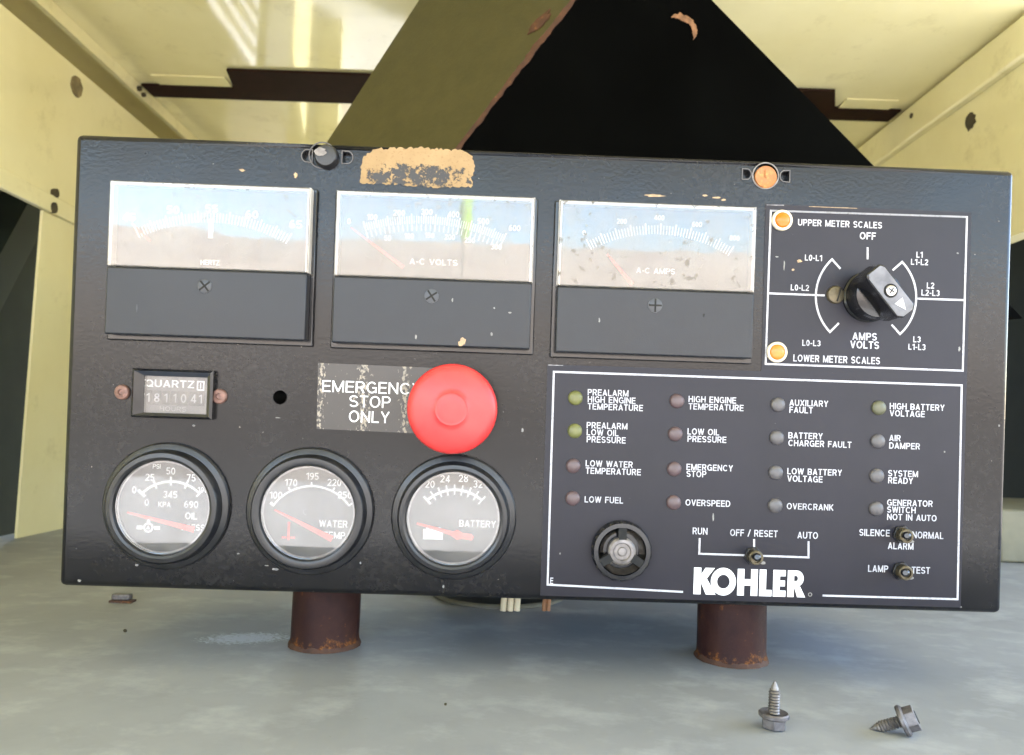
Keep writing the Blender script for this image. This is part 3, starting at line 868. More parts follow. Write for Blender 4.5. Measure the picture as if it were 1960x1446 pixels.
def ticks(bm, cx, cy, r0, r1, a0, a1, n, wd, long_every=5, r2=None, z=DZ):
    for i in range(n + 1):
        a = a0 + (a1 - a0) * i / n
        ro = r2 if (r2 and i % long_every == 0) else r1
        c_, s_ = math.cos(a), math.sin(a)
        stroke(bm, [(cx + r0 * c_, cy + r0 * s_), (cx + ro * c_, cy + ro * s_)], wd * (1.6 if i % long_every == 0 else 1), z, z + .0001)
def dial_arc(pl, pt, pr):
    """circle through three pixels, on the dial plane"""
    (ax_, ay_), (bx, by), (cx, cy) = P(*pl, DZ), P(*pt, DZ), P(*pr, DZ)
    d = 2 * (ax_ * (by - cy) + bx * (cy - ay_) + cx * (ay_ - by))
    ux = ((ax_**2 + ay_**2) * (by - cy) + (bx**2 + by**2) * (cy - ay_) + (cx**2 + cy**2) * (ay_ - by)) / d
    uy = ((ax_**2 + ay_**2) * (cx - bx) + (bx**2 + by**2) * (ax_ - cx) + (cx**2 + cy**2) * (bx - ax_)) / d
    r_ = math.hypot(ax_ - ux, ay_ - uy)
    return ux, uy, r_, math.atan2(ay_ - uy, ax_ - ux), math.atan2(cy - uy, cx - ux)
def dial_text(root, items, cap, bold=.01, kx=1.0):
    for s, px, py in items:
        u, v = P(px, py, DZ); bm = bmesh.new()
        put_text(bm, s, u, v, cap, kx=kx, align='C', bold=bold, wz=DZ, th=.0001)
        finish(bm, 'numeral', 'dial_white', root, smooth=False)
def needle(root, p0, p1, w0, w1, z=.0050, mat='pointer_red'):
    a, b_ = Vector(P(*p0, z)), Vector(P(*p1, z)); d = (b_ - a).normalized(); n_ = Vector((-d.y, d.x))
    bm = bmesh.new(); prism(bm, [a - n_ * w0, b_ - n_ * w1, b_ + n_ * w1, a + n_ * w0], z, z + .0004)
    finish(bm, 'pointer', mat, root, smooth=False)
def dial1(root, dial, e):
    cx, cy, r_, a0, a1 = dial_arc((263, 446), (404, 416), (552, 458))
    bm = bmesh.new(); ticks(bm, cx, cy, r_ - .0028, r_ + .0022, a0, a1, 50, .00032, 5, r_ + .0034)
    finish(bm, 'scale', 'dial_white', root, smooth=False)
    bm = bmesh.new(); u, v = P(404, 440, DZ); box(bm, u - .0012, u + .0012, v - .0045, v + .0055, DZ + .0002, DZ + .0004)
    finish(bm, 'scale_marker', 'dial_white', root)
    dial_text(root, [('45', 247, 416), ('50', 331, 402), ('55', 405, 400), ('60', 482, 411), ('65', 566, 430)], .0040, .012, 1.25)
    dial_text(root, [('HERTZ', 402, 503)], .0026)
    needle(root, (288, 462), (253, 428), .0006, .00035)
def dial2(root, dial, e):
    cx, cy, r_, a0, a1 = dial_arc((700, 440), (826, 427), (962, 462))
    bm = bmesh.new(); ticks(bm, cx, cy, r_ - .0006, r_ + .0034, a0, a1, 60, .0003, 5, r_ + .0046)
    ticks(bm, cx, cy, r_ - .0044, r_ - .0010, a0, a1, 30, .0003, 5)
    finish(bm, 'scale', 'dial_white', root, smooth=False)
    dial_text(root, [('0', 668, 424), ('100', 712, 416), ('200', 764, 408), ('300', 817, 406), ('400', 868, 411), ('500', 925, 424), ('600', 985, 437)], .0030, .008, 1.0)
    dial_text(root, [('50', 742, 456), ('100', 783, 452), ('150', 822, 451), ('200', 861, 454), ('250', 899, 460), ('300', 950, 473)], .0027, .008, 1.0)
    dial_text(root, [('A-C VOLTS', 830, 502)], .0031, .008, 1.25)
    needle(root, (772, 512), (672, 436), .0009, .0003)
def dial3(root, dial, e):
    cx, cy, r_, a0, a1 = dial_arc((1128, 470), (1262, 440), (1398, 482))
    bm = bmesh.new(); ticks(bm, cx, cy, r_ - .0024, r_ + .0022, a0, a1, 50, .00028, 5, r_ + .0034)
    finish(bm, 'scale', 'dial_white', root, smooth=False)
    dial_text(root, [('0', 1118, 446), ('200', 1190, 424), ('400', 1262, 417), ('600', 1334, 430), ('800', 1406, 456)], .0026, .006, 1.0)
    dial_text(root, [('A-C AMPS', 1255, 519)], .0029, .008, 1.2)
    needle(root, (1210, 545), (1162, 487), .0011, .0004)
meter('left meter, scale from 45 to 65', ((205, 343), (592, 359), (587, 655), (200, 640)), ((203, 508), (588, 521)), (392, 548), R(40), 'window_clear', dial1)
meter('middle meter, a double volts scale', ((640, 362), (1026, 378), (1015, 672), (635, 656)), ((637, 525), (1020, 541)), (826, 567), R(35), 'window_clear', dial2)
meter('right meter, its window speckled with grime', ((1073, 381), (1453, 396), (1440, 689), (1059, 675)), ((1070, 545), (1446, 560)), (1254, 585), R(0), 'window_spotted', dial3)

# scuffs and specks on the meter covers and the legend plate
for px, py, rx, ry, wz_, mt in ((866, 575, 1.6, 3.5, MW + .0001, 'chip_pale'), (796, 645, 1.8, 4, MW + .0001, 'chip_pale'), (941, 640, 2, 3.5, MW + .0001, 'chip_pale'), (976, 599, 3, 1.6, MW + .0001, 'chip_pale'),
                                (946, 590, 2, 1.4, MW + .0001, 'chip_pale'), (884, 655, 6, 8, MW + .0001, 'chip_tan'), (1347, 604, 1.8, 3.5, MW + .0001, 'black_matte'), (1147, 613, 1.6, 4.5, MW + .0001, 'chip_pale'),
                                (262, 590, 1.5, 6, MW + .0001, 'black_cap'), (1530, 500, 5, 2.6, .00032, 'chip_tan'), (1518, 517, 2.6, 2, .00032, 'chip_tan'), (1501, 508, 1.2, 9, .00032, 'chip_pale'),
                                (1487, 492, 3, 1.2, .00032, 'chip_pale'), (1833, 485, 2, 1.6, .00032, 'chip_pale'), (1836, 668, 2, 5, .00032, 'chip_pale'), (1365, 990, 1.6, 8, .00032, 'chip_pale'), (1072, 1060, 1.4, 2, .00032, 'chip_pale'), (1808, 865, 1.6, 1.6, .00032, 'chip_pale')):
    u, v = P(px, py, wz_); bm = bmesh.new(); prism(bm, ragged(u, v, rx * PX, ry * PX, 14, .5, px * .29), wz_, wz_ + .00008)
    finish(bm, 'scuff', mt, panel, smooth=False)

# ---- hour meter
HW = .0045
q = [P(*p, HW) for p in ((252, 703), (408, 712), (403, 806), (249, 797))]
x0, x1 = (q[0][0] + q[3][0]) / 2, (q[1][0] + q[2][0]) / 2
y1, y0 = (q[0][1] + q[1][1]) / 2, (q[2][1] + q[3][1]) / 2
ix0, ix1 = P(274, 755, HW)[0], P(395, 760, HW)[0]; iy1, iy0 = P(330, 721, HW)[1], P(330, 792, HW)[1]
bm = bmesh.new()
o_ = [(x0, y0), (x1, y0), (x1, y1), (x0, y1)]; m_ = [(x0 + .0012, y0 + .0012), (x1 - .0012, y0 + .0012), (x1 - .0012, y1 - .0012), (x0 + .0012, y1 - .0012)]
k_ = [(ix0, iy0), (ix1, iy0), (ix1, iy1), (ix0, iy1)]
loops = [[bm.verts.new((p[0], p[1], z)) for p in pts] for pts, z in ((o_, .0001), (o_, HW - .001), (m_, HW), (k_, HW - .0006), (k_, .0001))]
for a, b_ in zip(loops, loops[1:]):
    for i in range(4): bm.faces.new((a[i], a[(i + 1) % 4], b_[(i + 1) % 4], b_[i]))
hm = finish(bm, 'hour_meter', 'black_gloss', panel, smooth=False)
bm = bmesh.new(); box(bm, ix0, ix1, iy0, iy1, .00012, .0006)
finish(bm, 'counter_face', 'counter_grey', hm)
bm = bmesh.new(); box(bm, ix0 + .0001, ix1 - .0001, iy0 + .0001, iy1 - .0001, .0030, .0034)
finish(bm, 'window', 'gauge_pane', hm)
HZ = .0007
for s, px, py, wpx, cap, mt in (('QUARTZ', 325, 735, 92, 14, 'dial_white'), ('HOURS', 331, 783, 50, 9, 'chip_pale')):
    u, v = P(px, py, HZ); bm = bmesh.new(); put_text(bm, s, u, v, cap * PX, width=wpx * PX, align='C', bold=.015, wz=HZ)
    finish(bm, 'legend', mt, hm, smooth=False)
for i, (ch, px) in enumerate((('1', 284), ('8', 301), ('1', 318), ('1', 335), ('0', 352), ('4', 371), ('1', 384))):
    u, v = P(px, 761 + i * .5, HZ)
    bm = bmesh.new(); box(bm, u - .0021, u + .0021, v - .0036, v + .0036, HZ, HZ + .0004); bevel(bm, .0002, 1)
    dr = finish(bm, 'counter_drum', 'drum_red' if i > 4 and 'drum_red' in MATS else 'black_satin', hm)
    bm = bmesh.new(); put_text(bm, ch, u, v, .0046, width=.0017 if ch == '1' else .0028, align='C', bold=.012, wz=HZ + .00045)
    finish(bm, 'digit', 'digit_grey', hm, smooth=False)
u, v = P(384, 739, HZ); bm = bmesh.new(); stroke(bm, [(u - .0016, v - .0022), (u + .0016, v - .0022), (u + .0016, v + .0022), (u - .0016, v + .0022), (u - .0016, v - .0022)], .0007, HZ, HZ + .00006)
finish(bm, 'hourglass_mark', 'dial_white', hm, smooth=False)
bm = bmesh.new(); put_text(bm, 'I', u, v, .0028, align='C', bold=.02, wz=HZ); finish(bm, 'hourglass_mark', 'dial_white', hm, smooth=False)
for px, py in ((235, 751), (421, 759)):
    u, v = P(px, py); bm = bmesh.new()
    lathe(bm, u, v, [(.0040, .0001), (.0040, .0009), (.0034, .0017), (.0016, .0021), (.0013, .0012), (0, .0011)], 28)
    finish(bm, 'mounting_screw', 'brown_screw', panel)

# ---- three round gauges
def gauge(label, ctr, rpx, gctr, grx, dial_fn, sectors=None):
    u, v = P(*ctr); r_ = rpx * PX
    GW = .0085
    gu, gv = u, v
    ri = .0243
    bm = bmesh.new()
    prof = [(r_, .0001), (r_, .0016), (r_ - .0008, .0026), (r_ - .0026, .0032), (r_ - .0034, .0034), (r_ - .0042, .0072), (r_ - .0050, .0082), (ri + .0018, GW), (ri + .0006, .0080), (ri, .0066), (ri, .0006), (0, .0006)]
    lathe(bm, u, v, prof, 72)
    root = finish(bm, 'round_gauge', 'black_satin', panel, angle=30); root['label'] = label
    bm = bmesh.new(); lathe(bm, u, v, [(0, .0012), (ri - .0002, .0012), (ri - .0002, .0018), (0, .0018)], 56)
    finish(bm, 'dial', 'dial_black', root)
    bm = bmesh.new(); lathe(bm, u, v, [(ri - .0003, .0050), (ri - .0012, .0050), (ri - .0003, .0038)], 56, closed=True)
    finish(bm, 'retaining_ring', 'dull_steel', root)
    bm = bmesh.new(); lathe(bm, u, v, [(0, .0053), (ri - .0001, .0053), (ri - .0001, .0063), (0, .0063)], 56)
    finish(bm, 'glass', 'gauge_pane', root)
    dial_fn(root, u, v, ri)
GZ0 = .0019
def gtext(root, items, cap=.0036, bold=.008, mat='dial_white'):
    for it in items:
        s, px, py = it[:3]; uu, vv = P(px, py, GZ0); bm = bmesh.new()
        put_text(bm, s, uu, vv, it[3] if len(it) > 3 else cap, align='C', bold=bold, wz=GZ0, th=.0001)
        finish(bm, 'numeral' if s[0].isdigit() else 'legend', mat, root, smooth=False)
def garc(root, p0, p1, p2, wd, mat='dial_white', nt_=0, tin=.002, tout=.0022, tw=.0006, z=GZ0):
    global DZ
    old = DZ; DZ = GZ0
    cx, cy, r_, a0, a1 = dial_arc(p0, p1, p2); DZ = old
    bm = bmesh.new(); stroke(bm, ring_arc(cx, cy, r_, a0, a1, 28), wd, z, z + .0001)
    if nt_: ticks(bm, cx, cy, r_ - tin, r_ + tout, a0, a1, nt_, tw, 99, None, z + .00012)
    finish(bm, 'scale', mat, root, smooth=False)
def gneedle(root, p0, p1, w0, w1):
    needle(root, p0, p1, w0, w1, z=.0030)
def gd1(root, u, v, ri):
    garc(root, (272, 945), (326, 922), (382, 945), .0011, nt_=4, tin=.0022, tout=.0026, tw=.0009)
    gtext(root, [('0', 257, 938), ('25', 287, 914), ('50', 327, 902), ('75', 366, 915), ('0', 281, 962), ('345', 326, 947), ('690', 366, 966), ('kPa', 315, 966, .0028), ('PSI', 300, 893, .0024)], .0036)
    gtext(root, [('OIL', 366, 988, .0036), ('100', 388, 938, .0028), ('PRESS', 370, 1010, .0032)], bold=.012)
    gneedle(root, (372, 1014), (244, 981), .0016, .0004)
    bm = bmesh.new(); uu, vv = P(284, 1010, GZ0)
    lathe(bm, uu, vv, [(.0018, GZ0), (.0026, GZ0), (.0026, GZ0 + .0002), (.0018, GZ0 + .0002)], 24, closed=True)
    for sx in (-1, 1): box(bm, uu + sx * .0046 - .0014, uu + sx * .0046 + .0014, vv - .0010, vv + .0008, GZ0, GZ0 + .0001)
    prism(bm, [(uu - .0009, vv - .0008), (uu + .0009, vv - .0008), (uu, vv + .0012)], GZ0 + .0002, GZ0 + .0003)
    prism(bm, [(uu - .0010, vv + .0026), (uu + .0010, vv + .0026), (uu, vv + .0052)], GZ0, GZ0 + .0001)
    finish(bm, 'oil_symbol', 'dial_white', root, smooth=False)
def gd2(root, u, v, ri):
    garc(root, (524, 967), (598, 931), (668, 968), .0009, nt_=4, tin=.0004, tout=.0022, tw=.0008)
    gtext(root, [('100', 528, 948), ('170', 557, 924), ('195', 598, 912), ('220', 640, 924), ('250', 660, 948)], .0036)
    gtext(root, [('WATER', 638, 1003, .0036), ('TEMP', 640, 1025, .0036)], bold=.014)
    gtext(root, [('C', 584, 980, .0034)], mat='counter_grey')
    gneedle(root, (636, 1032), (526, 976), .0016, .0004)
    bm = bmesh.new(); a = P(552, 1034, GZ0)
    box(bm, a[0] - .0006, a[0] + .0006, a[1], a[1] + .0095, GZ0, GZ0 + .0001)
    for k_ in (-1, 1): box(bm, a[0] + k_ * .0022 - .0012, a[0] + k_ * .0022 + .0012, a[1] + .0008, a[1] + .0018, GZ0, GZ0 + .0001)
    finish(bm, 'thermometer_symbol', 'pointer_red', root, smooth=False)
def gd3(root, u, v, ri):
    garc(root, (818, 958), (871, 938), (922, 958), .0012, nt_=8, tin=.0026, tout=.0028, tw=.0007)
    gtext(root, [('20', 823, 927), ('24', 852, 917), ('28', 887, 916), ('32', 915, 927)], .0038)
    gtext(root, [('BATTERY', 914, 1003, .0036)], bold=.014)
    gneedle(root, (868, 1022), (798, 1002), .0012, .0005)
    bm = bmesh.new(); prism(bm, [P(*q_, .003) for q_ in ((858, 1021), (876, 1014), (886, 1020), (903, 1022), (907, 1028), (903, 1034), (884, 1031), (874, 1033))][::-1], .0032, .0040)
    finish(bm, 'pointer_hub', 'pointer_red', root, smooth=False)
    bm = bmesh.new(); x_, y_ = P(829, 1022, GZ0)
    box(bm, x_ - .0052, x_ + .0052, y_ - .0030, y_ + .0024, GZ0, GZ0 + .0001)
    box(bm, x_ - .0038, x_ - .0018, y_ + .0026, y_ + .0034, GZ0, GZ0 + .0001); box(bm, x_ + .0018, x_ + .0038, y_ + .0026, y_ + .0034, GZ0, GZ0 + .0001)
    finish(bm, 'battery_symbol', 'dial_white', root, smooth=False)
gauge('left gauge, oil pressure', (321, 968), 120, (311, 975), 90, gd1)
gauge('middle gauge, water temperature', (595, 978), 121, (590, 988), 90, gd2)
gauge('right gauge, battery voltage, under the red button', (869, 989), 119, (868, 990), 87, gd3)

# ---- emergency stop: sticker, legend, mushroom button
q = [P(*p) for p in ((609, 695), (842, 705), (838, 832), (606, 821))]
bm = bmesh.new(); prism(bm, q[::-1], .00002, .00018)
stk = finish(bm, 'stop_sticker', 'worn_sticker', panel, smooth=False)
for s, px, py, wpx in (('EMERGENCY', 617, 739, 188), ('STOP', 669, 768, 78), ('ONLY', 668, 797, 77)):
    text_px('legend', s, px, py, 22, 'logo_white', stk, .0002, bold=.004, width_px=wpx)
BW = .026
u, v = P(864, 784, BW); rb = 87.5 * PX * (1 - BW / .42)
bm = bmesh.new()
lathe(bm, u, v, [(0, -.0), (.012, .0001), (.012, BW - .010), (.013, BW - .0095), (0, BW - .0095)], 40)
stem = finish(bm, 'stop_button', 'black_satin', panel)
bm = bmesh.new()
prof = [(.0100, BW - .0092), (rb - .002, BW - .0088), (rb - .0006, BW - .0080), (rb, BW - .0066), (rb - .0002, BW - .0054), (rb - .0012, BW - .0040)]
for k_ in range(1, 9):
    rr_ = (rb - .0012) * (1 - k_ / 9.0) + .0078 * (k_ / 9.0)
    prof.append((rr_, BW - .0040 + .0042 * (1 - (rr_ / rb) ** 2)))
prof += [(.0080, BW + .0002), (.0076, BW + .00006), (.0070, BW + .00004), (.0064, BW + .0002), (.004, BW + .00035), (0, BW + .0004)]
lathe(bm, u, v, prof, 80)
finish(bm, 'button_head', 'button_red', stem, angle=40)

# ---- legend plate (L-shaped overlay)
pl = [P(*p) for p in ((1465, 391), (1859, 407), (1838, 1163), (1034, 1140), (1048, 698), (1457, 711))]
bm = bmesh.new(); prism(bm, pl[::-1], .00002, .00030)
plate = finish(bm, 'legend_plate', 'overlay_film', panel, smooth=False)
plain('plate_edge', (.30, .29, .31), .5, var=.5, scale=300)
bm = bmesh.new(); stroke(bm, [P(1467, 393), P(1500, 393.5)], .0003, .0003, .0004); finish(bm, 'plate_edge', 'plate_edge', plate)
bm = bmesh.new(); stroke(bm, [P(1548, 396), P(1640, 399.5)], .0003, .0003, .0004); finish(bm, 'plate_edge', 'chip_tan', plate)
bm = bmesh.new(); stroke(bm, [P(1049, 699), P(1078, 700)], .0003, .0003, .0004); finish(bm, 'plate_edge', 'plate_edge', plate)
WZ = .00034
def lines(name, polys, wpx, mat='white_ink', parent=plate, z=WZ):
    bm = bmesh.new()
    for k_, pts in enumerate(polys):
        stroke(bm, [P(*p) for p in pts], wpx * PX, z + k_ * .00002, z + .00006 + k_ * .00002)
    return finish(bm, name, mat, parent, smooth=False)
lines('border_line', [[(1475, 404), (1850, 416), (1842, 710), (1465, 697), (1475, 404), (1850, 416)]], 3.5)
lines('border_line', [[(1307, 1133), (1048, 1119), (1060, 712), (1840, 738), (1832, 1147), (1574, 1140)]], 3.7)
lines('divider_line', [[(1470, 562), (1578, 566)]], 3.6)
lines('divider_line', [[(1752, 572), (1845, 575)]], 3.6)
lines('position_tick', [[(1660, 474), (1660, 497)]], 3.6)
kc = P(1657, 568)
def karc(p0, p1, p2, e0, e1):
    global DZ
    old = DZ; DZ = 0.0
    cx, cy, r_, a0, a1 = dial_arc(p0, p1, p2); DZ = old
    if abs(a1 - a0) > math.pi: a1 += 2 * math.pi if a1 < a0 else -2 * math.pi
    bm = bmesh.new(); stroke(bm, [P(*e0)] + ring_arc(cx, cy, r_, a0, a1, 24) + [P(*e1)], 3.8 * PX, WZ, WZ + .00006)
    finish(bm, 'selector_arc', 'white_ink', plate, smooth=False)
karc((1592, 497), (1561, 566), (1588, 636), (1608, 515), (1605, 619))
karc((1726, 502), (1753, 571), (1722, 640), (1708, 518), (1706, 622))
lines('mode_bracket', [[(1339, 1030), (1338, 1060), (1547, 1067), (1547, 1036)]], 3.6)
lines('mode_bracket', [[(1443, 1032), (1443, 1047)]], 3.6)
# legends
gl_ = glyphs('TEMPERATURE', .017)[0]
KX = (106 / 12.0) / ((gl_[:, 0].max() - gl_[:, 0].min()))
def legend(lines_, cap=12.0, align='L', bold=.017, kx=KX):
    text_px('legend', lines_, 0, 0, cap, 'white_ink', plate, WZ, bold=bold, align=align, kx=kx)
for L_ in ([('PREALARM', 1125, 751), ('HIGH ENGINE', 1125, 764.5), ('TEMPERATURE', 1125, 778)],
           [('PREALARM', 1123, 814), ('LOW OIL', 1123, 827.5), ('PRESSURE', 1123, 841)],
           [('LOW WATER', 1121, 887), ('TEMPERATURE', 1121, 901)],
           [('LOW FUEL', 1119, 956)],
           [('HIGH ENGINE', 1318, 764), ('TEMPERATURE', 1318, 778)],
           [('LOW OIL', 1316, 826), ('PRESSURE', 1316, 840)],
           [('EMERGENCY', 1314, 894), ('STOP', 1314, 907)],
           [('OVERSPEED', 1312, 962)],
           [('AUXILIARY', 1511, 771), ('FAULT', 1511, 784.5)],
           [('BATTERY', 1509, 833.5), ('CHARGER FAULT', 1509, 848)],
           [('LOW BATTERY', 1507, 902), ('VOLTAGE', 1507, 916)],
           [('OVERCRANK', 1506, 969)],
           [('HIGH BATTERY', 1703, 777.5), ('VOLTAGE', 1703, 791)],
           [('AIR', 1702, 838.5), ('DAMPER', 1702, 853)],
           [('SYSTEM', 1700, 906), ('READY', 1700, 919.5)],
           [('GENERATOR', 1698, 962), ('SWITCH', 1698, 975.5), ('NOT IN AUTO', 1698, 989.5)]):
    legend(L_)
for s, px, py, al in (('RUN', 1340, 1017, 'C'), ('OFF / RESET', 1443, 1021, 'C'), ('AUTO', 1546, 1025, 'C'), ('SILENCE', 1703, 1021, 'R'), ('NORMAL', 1746, 1024, 'L'),
                      ('ALARM', 1724, 1045.5, 'C'), ('LAMP', 1700, 1089.5, 'R'), ('TEST', 1745, 1091.5, 'L')):
    legend([(s, px, py)], 13, al, .017, KX * .92)
for s, px, py, wpx, cap in (('UPPER METER SCALES', 1527, 426, 163, 12.5), ('LOWER METER SCALES', 1518, 685.5, 168, 13.5)):
    u, v = P(px, py); bm = bmesh.new(); put_text(bm, s, u, v, cap * PX, width=wpx * PX, bold=.020, wz=WZ); finish(bm, 'legend', 'white_ink', plate, smooth=False)
for L_ in ([('L0-L1', 1557, 494)], [('L0-L2', 1531, 551)], [('L0-L3', 1553, 657)], [('L1', 1760, 488), ('L1-L2', 1760, 502)],
           [('L2', 1781, 547), ('L2-L3', 1781, 561)], [('L3', 1755, 650), ('L1-L3', 1755, 664.5)]):
    legend(L_, 11.5, 'C', .022, KX * .95)
legend([('OFF', 1661, 452)], 14, 'C', .022, KX)
legend([('AMPS', 1655, 644.5), ('VOLTS', 1655, 660.5)], 14.5, 'C', .022, KX * .98)
legend([('E', 1056, 1112)], 12, 'C', .02, .8)

# ---- maker's name in heavy capitals
lg = bmesh.new()
cap = 51 * PX
ou, ov = P(1327, 1137.5, WZ); ou2, ov2 = P(1541, 1143.5, WZ)
LSX = (ou2 - ou) / 4.33
zk = [0]
def lp(pts):
    zk[0] += 1
    prism(lg, [(ou + x * LSX, ov + y * cap) for x, y in pts], WZ, WZ + .00006 + zk[0] * .000004)
def lrect(x0, x1, y0, y1): lp([(x0, y0), (x1, y0), (x1, y1), (x0, y1)])
lrect(0, .28, 0, 1)                                                        # K
lp([(.281, .46), (.50, .60), (.80, 1), (.44, 1), (.281, .74)])
lp([(.281, .459), (.281, .44), (.48, 0), (.86, 0), (.505, .595)])
zk[0] += 1                                                                 # O
oc = (1.145, .50)
for k_ in range(40):
    a0, a1 = 2 * math.pi * k_ / 40, 2 * math.pi * (k_ + 1) / 40
    f_ = lambda r1, r2, a: (ou + (oc[0] + r1 * math.cos(a)) * LSX, ov + (oc[1] + r2 * math.sin(a)) * cap)
    prism(lg, [f_(.245, .26, a0), f_(.485, .52, a0), f_(.485, .52, a1), f_(.245, .26, a1)], WZ, WZ + .00006 + zk[0] * .000004)
lrect(1.69, 1.95, 0, 1); lrect(2.21, 2.47, 0, 1); lrect(1.951, 2.209, .38, .62)   # H
lrect(2.54, 2.80, 0, 1); lrect(2.801, 3.02, 0, .24)                        # L
lrect(3.07, 3.33, 0, 1); lrect(3.331, 3.56, 0, .23); lrect(3.331, 3.53, .39, .61); lrect(3.331, 3.55, .77, 1)   # E
lrect(3.63, 3.88, 0, 1)                                                    # R
arcp = [(3.881, 1), (3.98, 1)] + [(3.98 + .27 * math.cos(a), .70 + .30 * math.sin(a)) for a in np.linspace(math.pi / 2, -math.pi / 2, 12)][1:-1] + [(3.98, .40), (3.881, .40), (3.881, .60), (3.96, .60)] + [(3.96 + .07 * math.cos(a), .70 + .10 * math.sin(a)) for a in np.linspace(-math.pi / 2, math.pi / 2, 8)][1:-1] + [(3.96, .80), (3.881, .80)]
lp(arcp[::-1])
lp([(3.881, .399), (4.02, 0), (4.33, 0), (4.12, .399)])
finish(lg, 'maker_name', 'logo_white', plate, smooth=False)
u, v = P(1550, 1138); bm = bmesh.new(); lathe(bm, u, v, [(.0007, WZ), (.0011, WZ), (.0011, WZ + .0001), (.0007, WZ + .0001)], 16, closed=True)
finish(bm, 'registered_mark', 'chip_pale', plate)

# ---- indicator lamps
cols = [[(1101, 762, 'lens_green'), (1100, 825, 'lens_green'), (1097, 892, 'lens_red'), (1096, 954, 'lens_red')],
        [(1295, 768, 'lens_red'), (1292, 831, 'lens_red'), (1290, 898, 'lens_red'), (1289, 962, 'lens_red')],
        [(1488, 775, 'lens_grey'), (1486, 838, 'lens_grey'), (1484, 905, 'lens_grey'), (1483, 968, 'lens_grey')],
        [(1681, 781, 'lens_olive'), (1679, 845, 'lens_grey'), (1677, 911, 'lens_grey'), (1676, 974, 'lens_grey')]]
names = {'lens_green': 'dull yellow green indicator lamp', 'lens_olive': 'faintly yellowish indicator lamp', 'lens_red': 'dull pink indicator lamp', 'lens_grey': 'greyish indicator lamp'}
for cl in cols:
    for px, py, mt in cl:
        u, v = P(px, py); bm = bmesh.new()
        r_ = 14.0 * PX
        lathe(bm, u, v, [(r_, .0003), (r_, .0009), (r_ * .93, .0015), (r_ * .7, .0021), (r_ * .35, .0025), (0, .0026)], 32)
        o = finish(bm, 'indicator_lamp', mt, panel, angle=60); o['label'] = names[mt]
for px, py, mt, lab in ((1497, 422, 'amber_lens', 'orange scale lamp in a pale ring'), (1487, 674.5, 'pale_amber_lens', 'pale amber scale lamp in a white ring')):
    u, v = P(px, py, .001); bm = bmesh.new(); r_ = 20 * PX
    lathe(bm, u, v, [(r_, .0004), (r_, .0014), (r_ * .93, .0020), (r_ * .76, .0020), (r_ * .72, .0010)], 40)
    o = finish(bm, 'scale_lamp', 'lamp_ring', panel, angle=50); o['label'] = lab
    bm = bmesh.new(); r2 = r_ * .725
    lathe(bm, u, v, [(r2, .0008), (r2, .0018), (r2 * .8, .0024), (r2 * .4, .0028), (0, .0029)], 36)
    finish(bm, 'lens', mt, o, angle=60)

# ---- selector knob
ku, kv = P(1660, 569)
KH = .0245
bm = bmesh.new()
lathe(bm, ku, kv, [(.0136, .0003), (.0136, .0020), (.0128, .0028), (.0122, .0120), (.0118, .0128), (.0085, .0136), (0, .0136)], 56)
knob = finish(bm, 'selector_knob', 'black_gloss', panel, angle=30)
ang = R(-50)                                                               # grip bar direction
dx_, dy_ = Vector((math.cos(ang), math.sin(ang))), Vector((-math.sin(ang), math.cos(ang)))
def gp(a, b_, z): 
    p = Vector((ku, kv)) + dx_ * a + dy_ * b_; return (p.x, p.y, z)
def bar_outline(l, wd, tip):
    return [(-l, -wd * .75), (-l + .002, -wd), (l - tip, -wd), (l, -wd * .55), (l, wd * .55), (l - tip, wd), (-l + .002, wd), (-l, wd * .75)]
bm = bmesh.new()
lo, hi = bar_outline(.0146, .0072, .003), bar_outline(.0144, .0056, .0025)
hull8(bm, [gp(a, b_, .0110) for a, b_ in lo], [gp(a, b_, KH) for a, b_ in hi])
bevel(bm, .0008, 3)
finish(bm, 'grip', 'black_gloss', knob, angle=40)
bm = bmesh.new(); hi2 = bar_outline(.0136, .0049, .0022)
hull8(bm, [gp(a, b_, KH + .00005) for a, b_ in hi2], [gp(a, b_, KH + .0004) for a, b_ in hi2])
plain('knob_cap', (.13, .13, .145), .4, .2, var=.3, scale=120)
finish(bm, 'cap_plate', 'knob_cap', knob, smooth=False)
c_ = gp(-.0005, 0, 0)
bm = bmesh.new(); lathe(bm, c_[0], c_[1], [(.0036, KH + .0004), (.0034, KH + .0007), (.0029, KH + .0005), (0, KH + .0003)], 28)
kr = finish(bm, 'screw_well', 'black_matte', knob)
bm = bmesh.new(); lathe(bm, c_[0], c_[1], [(.0027, KH + .0004), (.0026, KH + .0010), (.0016, KH + .0014), (0, KH + .0014)], 24)
finish(bm, 'screw', 'steel', knob)
bm = bmesh.new()
for k_, a in enumerate((ang + .3, ang + .3 + math.pi / 2)):
    d = Vector((math.cos(a), math.sin(a))) * .0017
    stroke(bm, [(c_[0] - d.x, c_[1] - d.y), (c_[0] + d.x, c_[1] + d.y)], .0006, KH + .0012, KH + .00145 + k_ * .00003)
finish(bm, 'screw_slot', 'black_matte', knob, smooth=False)
bm = bmesh.new()
tri = [gp(.0118, 0, 0), gp(.0058, .0026, 0), gp(.0058, -.0026, 0)]
prism(bm, [(p[0], p[1]) for p in tri][::-1], KH + .0004, KH + .0006)
finish(bm, 'pointer_arrow', 'white_ink', knob, smooth=False)
u, v = P(1598, 565); bm = bmesh.new()
lathe(bm, u, v, [(.0048, .0003), (.0048, .0010), (.0042, .0018), (.0014, .0023), (0, .0023)], 28)
sc = finish(bm, 'mounting_screw', 'brass', panel); sc['label'] = 'brassy slotted screw beside the selector knob'
bm = bmesh.new(); stroke(bm, [(u + .0003, v - .0036), (u + .0022, v + .0034)], .0007, .0016, .0024); finish(bm, 'screw_slot', 'black_matte', sc, smooth=False)

